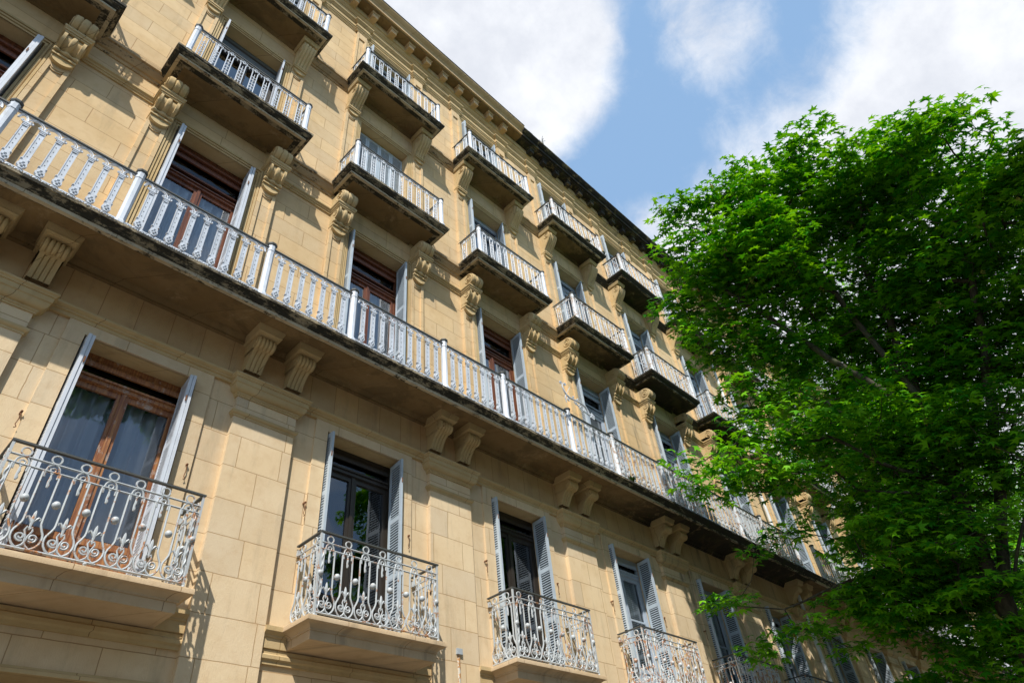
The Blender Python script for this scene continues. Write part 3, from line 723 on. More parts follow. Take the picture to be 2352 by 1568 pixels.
def facade(name, label, k0, k1, x0, x1, depth, ztop=0., style=None, seed=1, open_left=False):
    """one apartment house: bays k0..k1 between x0 and x1"""
    rnd = random.Random(seed)
    B = empty(name, ((x0 + x1) / 2, YW, G), label, 'building')
    ks = list(range(k0, k1 + 1)); cx = {k: C0 + P * k for k in ks}
    far = style == 'far'
    # ---- wall with its openings
    xs = sorted({x0, x1} | {cx[k] - OW for k in ks} | {cx[k] + OW for k in ks})
    def is_open(xm, z):
        for k in ks:
            if abs(xm - cx[k]) < OW:
                for a, b in ((G + .15, 2.20), (Z1F, Z1H), (Z2F, Z2H), (Z3F, Z3H), (Z4F, Z4H)):
                    if a < z < b: return True
        return False
    zs = sorted({G, G + .15, 2.20, Z1F, Z1H, 6.33, Z2F - .2, Z2F, Z2H, Z3F, Z3H, Z4F, Z4H, 20.3, ZC + ztop - .05})
    mb = MB()
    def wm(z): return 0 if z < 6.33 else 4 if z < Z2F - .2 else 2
    for i in range(len(xs) - 1):
        for j in range(len(zs) - 1):
            a, b, c, d = xs[i], xs[i + 1], zs[j], zs[j + 1]
            if is_open((a + b) / 2, (c + d) / 2): continue
            mb.add([(a, YW, c), (b, YW, c), (b, YW, d), (a, YW, d)], [(0, 1, 2, 3)], wm((c + d) / 2))
    for k in ks:
        c = cx[k]
        for a, b in ((G + .15, 2.20), (Z1F, Z1H), (Z2F, Z2H), (Z3F, Z3H), (Z4F, Z4H)):
            l, r, y = c - OW, c + OW, YW + .36; m = wm(a)
            mb.add([(l, YW, a), (l, y, a), (l, y, b), (l, YW, b)], [(0, 1, 2, 3)], m); mb.add([(r, YW, a), (r, y, a), (r, y, b), (r, YW, b)], [(0, 1, 2, 3)], m)
            mb.add([(l, YW, b), (r, YW, b), (r, y, b), (l, y, b)], [(0, 1, 2, 3)], 3); mb.add([(l, YW, a), (r, YW, a), (r, y, a), (l, y, a)], [(0, 1, 2, 3)], 3)
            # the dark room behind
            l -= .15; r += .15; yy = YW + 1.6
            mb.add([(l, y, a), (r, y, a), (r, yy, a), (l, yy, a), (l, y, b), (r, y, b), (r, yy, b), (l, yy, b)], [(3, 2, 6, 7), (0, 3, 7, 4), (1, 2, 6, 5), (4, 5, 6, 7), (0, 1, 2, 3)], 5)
    mb.add([(x0, YW, G), (x0, YW + depth, G), (x0, YW + depth, ZC + ztop - .05), (x0, YW, ZC + ztop - .05)], [(0, 1, 2, 3)], 2)
    mb.add([(x1, YW, G), (x1, YW + depth, G), (x1, YW + depth, ZC + ztop - .05), (x1, YW, ZC + ztop - .05)], [(0, 1, 2, 3)], 2)
    mb.add([(x0, YW + depth, G), (x1, YW + depth, G), (x1, YW + depth, ZC + ztop - .05), (x0, YW + depth, ZC + ztop - .05)], [(0, 1, 2, 3)], 2)
    put('wall', mb.mesh('wall', MW), B)
    # ---- roof
    mb = MB(); zt = ZC + ztop - .02
    mb.prism([(YW - .5, zt - .02), (YW - .5, zt + .02), (YW + 1.5, zt + .9), (YW + depth, zt + .9), (YW + depth, zt - .02)], x0 + .05, x1 - .05)
    put('roof', mb.mesh('roof', ['tile']), B)
    pil = [C0 + P * k + HP for k in range(k0 - 1, k1 + 1)]
    pil = [p for p in pil if x0 - .3 <= p <= x1 + .6]
    # ---- sill band of the first floor between the piers
    class PC:
        def __init__(s, name, mat): s.n = name; s.m = mat
        def prism(s, prof, a, b):
            q = MB(); q.prism(prof, 0, b - a); put(s.n, q.mesh(s.n, [s.m]), B, (a, 0, 0))
    mb = PC('string_course', 'stone_mould')
    for k in ks:
        c = cx[k]; e = HP - .48
        for a, b in ((-e, -1.0), (1.0, e)):
            mb.prism([(YW + .01, 2.79), (YW - .05, 2.80), (YW - .05, 2.92), (YW - .065, 2.93), (YW - .065, 2.95), (YW - .10, 2.98), (YW - .11, 2.99), (YW - .11, 3.045), (YW + .01, 3.05)], c + a, c + b)
        mb.prism([(YW + .01, 2.62), (YW - .035, 2.62), (YW - .035, 2.66), (YW - .06, 2.68), (YW - .06, 2.72), (YW - .03, 2.745), (YW - .03, 2.79), (YW + .01, 2.79)], c - e, c + e)
        mb.prism([(YW + .01, 2.20), (YW - .07, 2.20), (YW - .07, 2.235), (YW - .04, 2.25), (YW - .04, 2.27), (YW + .01, 2.28)], c - e, c + e)
    # ---- architrave under the long balcony
    mb = PC('architrave', 'stone_mould')
    for k in ks:
        c = cx[k]; e = HP - .48
        mb.prism([(YW + .01, 6.335), (YW - .045, 6.335), (YW - .045, 6.385), (YW - .07, 6.395), (YW - .07, 6.415), (YW - .10, 6.43), (YW - .115, 6.445), (YW - .115, 6.475), (YW + .01, 6.50)], c - e, c + e)
    for p in pil:
        if abs(p - x1) < .3 and not far: continue
        put('pilaster', m_pier(0), B, (p, 0, 0)); put('capital', m_capital(0), B, (p, 0, 0))
    # ---- long balcony
    mb = MB(); z = ZS1; o = .86
    xa, xb = x0, x1
    mb.sweep([(xa, YW - o), (xb, YW - o)], [(-.14, z - .10), (-.03, z - .10), (-.03, z - .142), (.035, z - .142), (.045, z - .135), (.055, z - .115), (.085, z - .085), (.10, z - .075), (.10, z - .06), (.125, z - .05), (.125, z), (-.14, z)], 0)
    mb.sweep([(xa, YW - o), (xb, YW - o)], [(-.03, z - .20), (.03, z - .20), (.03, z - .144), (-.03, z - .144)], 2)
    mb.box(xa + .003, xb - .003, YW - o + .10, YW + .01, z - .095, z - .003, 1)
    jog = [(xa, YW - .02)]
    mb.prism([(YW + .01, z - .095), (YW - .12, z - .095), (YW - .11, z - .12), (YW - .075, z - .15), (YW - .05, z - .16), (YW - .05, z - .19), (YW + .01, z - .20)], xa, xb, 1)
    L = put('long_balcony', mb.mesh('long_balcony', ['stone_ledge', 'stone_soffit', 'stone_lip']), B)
    lk = [(k, g) for k in ks for g in (0, 1)]
    for p in pil:
        for s in (-.35, .35):
            if x0 < p + s < x1: put('console', m_console('low', 0), L, (p + s, 0, 0))
    Yr = 7.105
    for k in ks:
        c = cx[k]; mat = 'iron_white' if (k < 3 and not far) else 'iron_white_far'
        if k == 3: mat = 'iron_white_far'
        put('railing', m_run('w', mat), L, (c, 0, 0))
        put('railing', m_run('n', mat), L, (c, 0, 0)) if k < k1 else None
        for sx in (-1, 1): put('post', m_post(mat), L, (c + sx * 1.025, 0, 0))
    if not far: put('railing', m_run('l', 'iron_white'), L, (cx[ks[0]], 0, 0))
    # ---- string courses between the stacked balconies
    for (zz, nm) in ((ZS2, 'a'), (ZS3, 'b')):
        mb = PC('string_course', 'stone_string'); prof = [(YW + .01, zz - .34), (YW - .02, zz - .34), (YW - .03, zz - .31), (YW - .03, zz - .27), (YW - .06, zz - .255), (YW - .075, zz - .21), (YW - .11, zz - .17), (YW - .12, zz - .14), (YW - .12, zz - .12), (YW - .155, zz - .10), (YW - .155, zz - .02), (YW + .01, zz)]
        edges = []
        for i, k in enumerate(ks):
            l = x0 if i == 0 else cx[k] - HP; r = x1 if i == len(ks) - 1 else cx[k] + HP
            mb.prism(prof, l, cx[k] - 1.27); mb.prism(prof, cx[k] + 1.27, r)
    mb = PC('band', 'stone_mould'); prof = [(YW + .01, 11.35), (YW - .03, 11.355), (YW - .03, 11.39), (YW - .05, 11.40), (YW - .05, 11.43), (YW - .08, 11.455), (YW - .08, 11.49), (YW + .01, 11.50)]
    for i, k in enumerate(ks):
        l = x0 if i == 0 else cx[k] - HP; r = x1 if i == len(ks) - 1 else cx[k] + HP
        mb.prism(prof, l, cx[k] - 1.235); mb.prism(prof, cx[k] + 1.235, r)
    # ---- entablature, stepping round the pilasters
    z = ztop
    path = [(x0, YW)]
    for k in ks:
        for s in (-1, 1):
            p = cx[k] + s * 1.05
            path += [(p - .19, YW), (p - .19, YW - .07), (p + .19, YW - .07), (p + .19, YW)]
    path.append((x1, YW))
    mb = MB()
    mb.sweep(path, [(-.01, 19.965), (.02, 19.965), (.02, 20.0), (.035, 20.01), (.035, 20.05), (.055, 20.06), (.055, 20.10), (.08, 20.13), (.08, 20.16), (-.01, 20.17)], 0)
    mb.sweep(path, [(-.01, 20.17), (.035, 20.17), (.035, 20.40), (.05, 20.405), (.06, 20.43), (.09, 20.46), (.115, 20.49), (.115, 20.53), (-.01, 20.56)], 0)
    mb.sweep([(x0, YW), (x1, YW)], [(-.01, 20.56), (.03, 20.56), (.03, 20.88 + z), (.05, 20.885 + z), (.05, 20.92 + z), (.085, 20.95 + z), (.10, 20.99 + z), (.10, 21.03 + z), (.14, 21.05 + z), (.14, 21.28 + z), (-.01, 21.28 + z)], 0)
    put('entablature', mb.mesh('entablature', ['stone_mould']), B)
    xs_ = 10.93
    spans = [(x0, x1, 'stone_cornice', 0)] if far else [(x0, xs_, 'stone_cornice', 0.), (xs_, x1, 'stone_black', -.07)]
    for a, b, mt, dz in spans:
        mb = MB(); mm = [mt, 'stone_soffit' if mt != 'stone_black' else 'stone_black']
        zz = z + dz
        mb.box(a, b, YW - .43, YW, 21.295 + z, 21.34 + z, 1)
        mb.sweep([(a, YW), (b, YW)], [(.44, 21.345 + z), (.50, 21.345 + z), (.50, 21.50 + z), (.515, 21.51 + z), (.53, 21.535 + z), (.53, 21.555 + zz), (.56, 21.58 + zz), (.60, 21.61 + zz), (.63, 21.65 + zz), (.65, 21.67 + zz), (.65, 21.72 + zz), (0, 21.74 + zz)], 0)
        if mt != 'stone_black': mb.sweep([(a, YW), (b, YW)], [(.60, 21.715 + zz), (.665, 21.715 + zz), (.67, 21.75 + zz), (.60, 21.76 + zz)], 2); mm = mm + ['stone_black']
        Cn = put('cornice', mb.mesh('cornice', mm), B)
        if mt == 'stone_black': Cn['label'] = 'black weathered stretch of the eaves cornice'
        n0 = math.ceil((a + .12 - .36) / .701); x = .36 + n0 * .701
        me = m_modillion(mt)
        while x < b - .12:
            put('modillion', me, Cn, (x, 0, z)); x += .701
        if mt == 'stone_black':       # broken tiles and moss along the gutter edge
            mb = MB(); q = a
            while q < b:
                wd = rnd.uniform(.10, .26); hh = rnd.uniform(.02, .075)
                mb.box(q, min(q + wd, b), YW - .64 + rnd.uniform(0, .03), YW - .2, 21.72 + zz - .01, 21.72 + zz + hh); q += wd
            put('gutter_tiles', mb.mesh('gutter_tiles', ['stone_black']), B)
    # ---- bays
    for k in ks:
        c = cx[k]; dirty = k >= 3 and not far
        put('surround', m_surround('1'), B, (c, 0, 0))
        for s in '234':
            put('surround', m_surround(s), B, (c, 0, 0))
            for sx in (-1, 1): put('pilaster', m_narrow(s), B, (c + sx * 1.05, 0, 0))
        # balconies
        b1 = put('balcony', m_slab('low'), B, (c, 0, 0))
        put('railing', m_rail('low', 'iron_rusty' if k in (3, 4) else 'iron_grey'), b1, (c, 0, 0), 'rust-streaked wrought iron railing' if k in (3, 4) else None)
        for kind, ck in (('mid', 'mid'), ('high', 'high')):
            b = put('balcony', m_slab(kind), B, (c, 0, 0))
            put('railing', m_rail(kind, 'iron_white' if k < 3 else 'iron_white_far'), b, (c, 0, 0))
            for sx in (-1, 1): put('console', m_console(ck, 0), b, (c + sx * 1.05, 0, 0))
        if k < 6:
            for sx in (-1, 1): put('shutter_hook', m_hook(), B, (c + sx * (1.0 if sx < 0 else .90), 0, 4.83))
        # windows
        for fl, (za, zb) in enumerate(((Z1F, Z1H), (Z2F, Z2H), (Z3F, Z3H), (Z4F, Z4H)), 1):
            window(B, k, fl, c, za, zb, rnd, far)
        if k <= 2:   # shop openings of the ground floor, only their heads are in reach of the eye
            put('shop_door', m_shop(0), B, (c, 0, 0))
    return B

@cached
def m_run(kind, mat):
    Yr = 7.105; h = 1.2
    if kind == 'w': mb = railing_main([-1.025 + .05, 1.025 - .05], [9], Yr, ZS1)
    elif kind == 'n': mb = railing_main([1.025 + .05, P - 1.025 - .05], [7], Yr, ZS1)
    else: mb = railing_main([-P + 1.025 + .05, -1.025 - .05], [7], Yr, ZS1)
    return mb.mesh('railing', [mat, 'iron_dark'])
@cached
def m_post(mat):
    mb = MB(); post(mb, 0, 7.105, ZS1, 1.20, .055); return mb.mesh('post', [mat, 'iron_dark'])
@cached
def m_modillion(mat):
    mb = MB(); w = .10
    mb.box(-w, w, YW - .34, YW - .13, 21.05, 21.24)
    mb.sweep([(-w, YW - .13), (-w, YW - .34), (w, YW - .34), (w, YW - .13)], [(-.01, 21.235), (.018, 21.235), (.025, 21.26), (.04, 21.285), (.04, 21.302), (-.01, 21.302)])
    return mb.mesh('modillion', [mat])
@cached
def m_shop(d):
    mb = MB(); y = YW + .3
    mb.box(-OW, OW, y, y + .05, 2.02, 2.20); mb.box(-OW, -OW + .09, y, y + .05, G, 2.02); mb.box(OW - .09, OW, y, y + .05, G, 2.02)
    mb.box(-.04, .04, y, y + .05, G, 2.02); mb.box(-OW + .09, OW - .09, y + .01, y + .04, G, -.6)
    for x0, x1 in ((-OW + .09, -.04), (.04, OW - .09)): mb.box(x0, x1, y + .02, y + .025, -.6, 2.02, 1)
    return mb.mesh('shop_door', ['wood_brown', 'roller_grey'])
@cached
def m_frame(fl, mat, kind):
    za, zb = ((Z1F, Z1H), (Z2F, Z2H), (Z3F, Z3H), (Z4F, Z4H))[fl - 1]
    zt = zb - (.385 if fl == 1 else .88 if fl == 2 else .50)
    return frame_mesh(za, zb, mat, zt, kind, .15 if fl == 1 else .34 if fl == 2 else .16), zt
@cached
def m_shut(side, fl, mat, skew, fold):
    za, zb = ((Z1F, Z1H), (Z2F, Z2H), (Z3F, Z3H), (Z4F, Z4H))[fl - 1]
    return shutter_mesh(side, za, zb, mat, skew=skew, fold=fold)
@cached
def m_pane(a, b, c, d, mat='glass'): return pane_mesh(a, b, c, d, mat)
@cached
def m_curtain(z0, z1): return curtain_mesh(z0, z1)
@cached
def m_closed(fl, mat):
    za, zb = ((Z1F, Z1H), (Z2F, Z2H), (Z3F, Z3H), (Z4F, Z4H))[fl - 1]
    mb = MB(); n = 4; ww = 2 * OW / n
    for i in range(n):
        def mp(u, v, q, i=i): return (-OW + ww * i + u + .003, YW + .25 - q, za + .02 + v)
        leaf(mb, mp, ww - .006, zb - za - .05, .036, 0, True, (.48,))
    return mb.mesh('shutter', [mat, 'rust', 'slot_shade'])
@cached
def m_roller(z0, z1):
    mb = MB(); z = z0
    while z < z1: mb.box(-OW + .05, OW - .05, YW + .255, YW + .27, z, z + .045); z += .05
    return mb.mesh('roller_blind', ['roller_grey'])

def window(B, k, fl, c, za, zb, rnd, far):
    brown = (fl == 2 and k <= 2) or (fl == 1 and k == 0)
    mat = 'wood_worn' if (fl == 1 and k == 0) else 'wood_brown' if brown else 'frame_dark' if (fl == 1 and k in (1, 2)) or (fl == 3 and k == 0) else 'frame_grey'
    fm, zt = m_frame(fl, mat, 'barred' if k >= 3 else 'casement')
    lab = 'brown varnished wooden french window' if brown else None
    W = put('window', fm, B, (c, 0, 0), lab)
    w = OW
    put('pane', m_pane(-w + .055, w - .055, zt + .06, zb - .07, 'glass_dull'), W, (c, 0, 0))
    for a, b in ((-w + .125, -.074), (.074, w - .125)): put('pane', m_pane(a, b, za + .70, zt - .14), W, (c, 0, 0))
    if (fl == 1 and k in (0, 3, 4, 5)) or (fl == 2 and k in (0, 1, -1, 3)) or (rnd.random() < .35 and k != 1):
        put('curtain', m_curtain(za + .1, zt - .05), W, (c, 0, 0))
    if fl == 3 and k == 1:
        put('shutter', m_closed(fl, 'shutter_blue'), W, (c, 0, 0), 'closed louvred shutters'); return
    if fl == 3 and k == 0:
        put('roller_blind', m_roller(zb - .5, zb - .02), W, (c, 0, 0))
    sm = 'shutter_white' if (k <= 0) else 'shutter_blue'
    if fl >= 3 and k >= 0:
        if not (fl == 4 and k % 2 == 0 and k < 3 and False):
            put('shutter', m_shut(-1, fl, sm, 4., 1), W, (c, 0, 0)); put('shutter', m_shut(1, fl, sm, 22. if k in (2, 3) and fl == 3 else 8., 1), W, (c, 0, 0))
    else:
        nf = 2 if k <= 0 else 1
        put('shutter', m_shut(-1, fl, sm, 2., nf), W, (c, 0, 0)); put('shutter', m_shut(1, fl, sm, 5., nf), W, (c, 0, 0))

X0, X1 = C0 + P * (-1.5) - .62, C0 + P * 5.5 + .02
B1 = facade('apartment_house', 'honey coloured stone apartment house with stacked white iron balconies, nearest the camera', -1, 5, X0, X1, 12)
B2 = facade('apartment_house', 'neighbouring cream stone apartment house beyond the white downpipe, behind the tree branches', 6, 12, X1 + .003, C0 + P * 12.5, 12, .18, 'far', 5)
B3 = facade('apartment_house', 'last stone apartment house at the far end of the row, almost hidden by trees', 13, 20, C0 + P * 12.5 + .003, C0 + P * 20.5 + .6, 12, .05, 'far', 6)

# downpipe on the joint of the two houses, with its zinc head
mb = MB(); px, py = X1 + .02, YW - .16
mb.tube([(px, py, G + .2), (px, py, 6.95)], .055, 10); mb.tube([(px, py, 7.34), (px, py, 20.35)], .055, 10)
for z in (2.4, 5.0, 9., 11., 13.5, 15.6, 18.): mb.lathe([(.062, -.03), (.066, -.02), (.066, .02), (.062, .03)], (px, py, z), 10); mb.box(px - .02, px + .02, py, YW + .01, z - .015, z + .015)
mb.lathe([(.06, 20.3), (.075, 20.36), (.14, 20.55), (.15, 20.9), (.15, 20.98)], (px, py, 0), 4, 1, sm=False)
put('downpipe', mb.mesh('downpipe', ['pipe_white', 'zinc']), B1, label='white painted downpipe with a grey hopper head')
# capped stub of pipe, flaking paint
mb = MB(); px, py = .916 * (YW - .06), YW - .06
mb.tube([(px, py, G + .1), (px, py, 3.16)], .036, 10); mb.box(px - .055, px + .055, py - .055, YW, 3.15, 3.235, 1)
put('pipe_stub', mb.mesh('pipe_stub', ['pipe_flaking', 'zinc']), B1, label='short flaking pipe with a grey cap')
# scrolling iron vine bracket, an ornament on the long balcony of bay three
def iron_bracket():
    mb = MB(); s = 7.0
    # laid out in the plane of the railing front, small forward lean
    def p(u, v): return (u, 7.03 - .02 * v, v)
    pts = [(9.72, 8.93), (9.70, 8.86), (9.735, 8.76), (9.80, 8.67), (9.90, 8.63), (10.05, 8.64), (10.20, 8.66), (10.33, 8.66), (10.45, 8.62), (10.52, 8.54), (10.55, 8.45)]
    mb.tube([p(*q) for q in pts], [.012, .014, .018, .02, .022, .022, .022, .022, .022, .02, .018], 6)
    for c in ((9.66, 8.93), (9.80, 8.945)):
        mb.tube([p(a, b) for a, b in spiral(c[0], c[1], .045, .01, 0, 1.4, 16)], .012, 5)
    for c, r in (((10.60, 8.46), .05), ((10.68, 8.50), .04), ((10.70, 8.42), .045), ((9.86, 8.56), .05), ((10.30, 8.52), .10), ((10.12, 8.57), .05)):
        mb.tube([p(a, b) for a, b in spiral(c[0], c[1], r, r * .2, 120, 1.5, 20)], .011, 5)
    for c in ((10.60, 8.40), (10.66, 8.46), (10.73, 8.46), (10.05, 8.71), (10.2, 8.71)): mb.ball(p(*c), .024)
    mb.tube([p(9.80, 8.67), p(9.88, 8.80), p(9.98, 8.96)], .006, 5); mb.tube([p(9.80, 8.67), p(9.74, 8.56), p(9.78, 8.45)], .012, 5)
    mb.tube([p(10.05, 8.58), p(10.35, 8.47), p(10.55, 8.42)], .012, 5)
    return mb
put('iron_bracket', iron_bracket().mesh('iron_bracket', ['iron_white']), B1, label='white scrolling iron arm above the balcony rail')
# ------------------------------------------------------------------ house across the street (seen in the window glass)
def opposite():
    B = empty('town_house', (6, -15.6, G), 'plain cream town house with a slate mansard roof across the street', 'building')
    x0, x1, Yf, zt = -14, 34, -15.6, 11.2
    mb = MB(); mb.box(x0, x1, Yf - 10, Yf, G, zt); mb.box(x0 - .3, x1 + .3, Yf, Yf + .35, zt - .3, zt); put('wall', mb.mesh('wall', ['render_cream']), B)
    mb = MB(); mb.prism([(Yf + .2, zt), (Yf - .9, zt + 2.4), (Yf - 4, zt + 3.4), (Yf - 9, zt + 3.4), (Yf - 10, zt)], x0, x1); R_ = put('roof', mb.mesh('roof', ['slate']), B)
    mb = MB(); mb.box(-.55, .55, Yf - .9, Yf + .02, zt + .5, zt + 1.7); mb.prism([(-.75, zt + 1.7), (0, zt + 2.2), (.75, zt + 1.7)], Yf - 1.2, Yf + .1, 0, 'y'); dm = mb.mesh('dormer', ['slate'])
    mb = MB(); mb.box(-.4, .4, Yf - 5.5, Yf - 4.7, zt + 3.3, zt + 4.9); cm = mb.mesh('chimney', ['render_cream'])
    for i in range(9): put('dormer', dm, R_, (x0 + 3 + i * 5.2, 0, 0))
    for x in (-8, 3, 15, 27): put('chimney', cm, R_, (x, 0, 0))
    mb = MB(); mb.box(-.55, .55, Yf, Yf + .03, 0, 1.9); mb.box(-.7, .7, Yf + .03, Yf + .12, -.12, 0, 1); wm = mb.mesh('window', ['room_dark', 'kerbstone'])
    for z in (.6, 4.2, 7.8):
        for i in range(16): put('window', wm, B, (x0 + 1.6 + i * 3.0, 0, z))
opposite()

# ------------------------------------------------------------------ trees
def leaf_shape():
    tips = [(0, 1.0), (48, .86), (98, .62)]; pts = []
    ang = [-98, -73, -48, -24, 0, 24, 48, 73, 98]; rad = [.62, .40, .86, .42, 1.0, .42, .86, .40, .62]
    pts = [(0, 0, 0)]
    drop = [.10, .03, .12, .03, .16, .03, .12, .03, .10]
    for a, r, d in zip(ang, rad, drop): pts.append((math.sin(R(a)) * r * .62, math.cos(R(a)) * r * .62 + .0, -d))
    faces = [(0, i, i + 1) for i in range(1, 9)]
    return np.array(pts), np.array(faces)
LV, LF = leaf_shape()
def build_leaves(name, mats, pos, nrm, tan, size, parent, matidx=None):
    n = len(pos); nv = len(LV); nf = len(LF)
    z = nrm / np.linalg.norm(nrm, axis=1, keepdims=True)
    y = tan - z * (tan * z).sum(1, keepdims=True); y /= np.linalg.norm(y, axis=1, keepdims=True) + 1e-9
    x = np.cross(y, z)
    V = pos[:, None, :] + size[:, None, None] * (LV[None, :, 0:1] * x[:, None, :] + LV[None, :, 1:2] * y[:, None, :] + LV[None, :, 2:3] * z[:, None, :])
    V = V.reshape(-1, 3); F = (LF[None] + (np.arange(n) * nv)[:, None, None]).reshape(-1, 3)
    me = bpy.data.meshes.new(name); me.vertices.add(len(V)); me.vertices.foreach_set('co', V.ravel().astype(np.float32))
    me.loops.add(F.size); me.loops.foreach_set('vertex_index', F.ravel().astype(np.int32))
    me.polygons.add(len(F)); me.polygons.foreach_set('loop_start', np.arange(0, F.size, 3, dtype=np.int32)); me.polygons.foreach_set('loop_total', np.full(len(F), 3, dtype=np.int32))
    for m in mats: me.materials.append(MAT[m])
    me.update(calc_edges=True); me.validate()
    return put(name, me, parent)

def maple(label, base, limbs, blobs, seed, nclus, nleaf, lsize, trunk_r, scl=1.):
    rng = np.random.default_rng(seed)
    T = empty('maple_tree', base, label, 'tree', 'maple trees along the pavement')
    # skeleton nodes: position, parent
    pos = []; par = []
    def addchain(pts, parent):
        P_ = np.array(pts, float); last = parent
        for a, b in zip(P_[:-1], P_[1:]):
            m = max(1, int(np.linalg.norm(b - a) / (.3 * scl)))
            for i in range(1, m + 1):
                q = a + (b - a) * i / m + rng.normal(0, .018, 3); pos.append(q); par.append(last); last = len(pos) - 1
        return last
    pos.append(np.array(base, float)); par.append(-1)
    for i, l in enumerate(limbs):
        if i == 0: addchain([base] + l, 0)
        else:
            d = [np.linalg.norm(p - np.array(l[0])) for p in pos]; j = int(np.argmin(d)); addchain([pos[j]] + l[1:], j)
    nodes = len(pos)
    # cluster centres inside the crown, pushed towards its outside
    bl = np.array(blobs, float); wgt = bl[:, 3] ** 1.85; wgt /= wgt.sum(); cl = []; sp = []
    hub0 = np.array([base[0], base[1]])
    while len(sp) < nclus // 11:          # flat layered sprays first, then the twigs in each
        b = bl[rng.choice(len(bl), p=wgt)]; d = rng.normal(0, 1, 3); d /= np.linalg.norm(d); r = rng.random() ** .38
        p = b[:3] + d * r * max(b[3] - .30 * scl, .35 * b[3]) * np.array([1, 1, 1.05])
        if sp and rng.random() < .85 and min(np.sum(((np.array(sp) - p) * [1, 1, 2.0]) ** 2, axis=1)) < (.66 * scl) ** 2: continue
        sp.append(p); o = p[:2] - hub0; o /= np.linalg.norm(o) + 1e-6; R_ = min(.62 * scl, b[3] * 1.0) * rng.uniform(.7, 1.15)
        for _ in range(max(3, int(11 * (R_ / (.55 * scl)) ** 1.6))):
            a = rng.uniform(0, 2 * PI); q = math.sqrt(rng.random()); e = np.array([math.cos(a), math.sin(a)]) * q * R_
            al = e.dot(o); e = e + o * al * .5
            c = np.array([p[0] + e[0], p[1] + e[1], p[2] - .22 * al - .12 * q * q * R_ + rng.normal(0, .045 * scl)])
            if c[1] < 7.0 and np.min(np.linalg.norm(bl[:, :3] - c, axis=1) - bl[:, 3]) < .10 * scl: cl.append(c)
    cl = np.array(cl)
    A = np.array(pos)
    d0 = np.array([np.min(np.sum((A - c) ** 2, axis=1)) for c in cl]); order = np.argsort(d0)
    tips = []
    for ci in order:
        c = cl[ci]; A = np.array(pos)
        hub = np.array([base[0], base[1], c[2] - 1.5])
        dd = np.linalg.norm(A - c, axis=1) + .55 * np.maximum(0, A[:, 2] - c[2] + .15) ** 1.0 + .12 * np.linalg.norm(A[:, :2] - hub[:2], axis=1)
        j = int(np.argmin(dd)); a = A[j]; L = np.linalg.norm(c - a)
        m = max(1, int(L / (.28 * scl))); last = j; off = rng.normal(0, .10 * L, 3); off[2] = -abs(off[2]) * .6 - .05 * L
        for i in range(1, m + 1):
            t = i / m; q = a + (c - a) * t + off * math.sin(PI * t) + rng.normal(0, .012, 3) * (t < 1); pos.append(q); par.append(last); last = len(pos) - 1
        tips.append(last)
    n = len(pos); A = np.array(pos); cnt = np.zeros(n)
    for t in tips: cnt[t] += 1
    for i in range(n - 1, 0, -1): cnt[par[i]] += cnt[i]
    rad = .0046 * scl * np.maximum(cnt, .6) ** .42; rad = np.minimum(rad, trunk_r)
    rad[0] = trunk_r * 1.25
    # tubes: one per chain
    child = [[] for _ in range(n)]
    for i in range(1, n): child[par[i]].append(i)
    mb = MB(); stack = [(0, None)]
    while stack:
        i, _ = stack.pop()
        for s_ in child[i]:
            chain = [i, s_]; c = s_
            while child[c]:
                ch = sorted(child[c], key=lambda q: -cnt[q]); nx = ch[0]
                for o_ in ch[1:]: stack.append((c, o_)) if False else None
                chain.append(nx); c = nx
            # side children are visited as their own chains
            r = [min(rad[chain[1]] * 1.05, rad[q]) if q == i else rad[q] for q in chain]
            nn = 10 if r[1] > .05 else 6 if r[1] > .015 else 4
            mb.tube([A[q] for q in chain], r, nn, 0, cap=False)
            for q in chain[1:]:
                ch = sorted(child[q], key=lambda z: -cnt[z])[1:]
                for z in ch: substack.append((q, z)) if False else sidelist.append((q, z))
        while sidelist:
            q0, z = sidelist.pop(); chain = [q0, z]; c = z
            while child[c]:
                ch = sorted(child[c], key=lambda q: -cnt[q]); chain.append(ch[0]); c = ch[0]
            r = [min(rad[chain[1]] * 1.1, rad[q]) if q == q0 else rad[q] for q in chain]
            nn = 10 if r[1] > .05 else 6 if r[1] > .015 else 4
            mb.tube([A[q] for q in chain], r, nn, 0, cap=False)
            for q in chain[1:]:
                for z2 in sorted(child[q], key=lambda y: -cnt[y])[1:]: sidelist.append((q, z2))
    put('trunk', mb.mesh('trunk', ['bark']), T)
    # sprays of leaves: flat-lying fans round each tip
    P_, Nn, Tt, S = [], [], [], []; FP = []
    for t in tips:
        c = A[t]; u = A[t] - A[par[t]]; u[2] *= .4; u /= np.linalg.norm(u) + 1e-6
        k = max(6, int(rng.normal(nleaf, nleaf * .22))); rr = .27 * scl
        for i in range(k):
            a = rng.uniform(0, 2 * PI); q = rr * math.sqrt(rng.random()); o = np.array([math.cos(a) * q, math.sin(a) * q, rng.normal(.0, .05) * scl - .35 * q * q / scl])
            p = c + o + u * .06
            outw = np.array([math.cos(a), math.sin(a), -.25]) + rng.normal(0, .35, 3)
            nr = np.array([0, 0, 1.]) + np.array([-.30, -.28, 0]) + rng.normal(0, .30, 3)
            P_.append(p); Nn.append(nr); Tt.append(outw); S.append(lsize * rng.uniform(.65, 1.12))
        if rng.random() < .13: FP.append(c + rng.normal(0, .12, 3) + np.array([0, 0, .02]))
    build_leaves('crown', ['leaf'], np.array(P_), np.array(Nn), np.array(Tt), np.array(S), T)
    mb = MB()
    for p in FP:
        for i in range(7):
            t = i / 7; mb.ball((p[0] + rng.normal(0, .012) * scl, p[1] + rng.normal(0, .012) * scl, p[2] - t * .12 * scl), .017 * scl * (1 - .5 * t), 0, n=5, k=4)
    put('blossom', mb.mesh('blossom', ['blossom']), T)
    return len(P_)
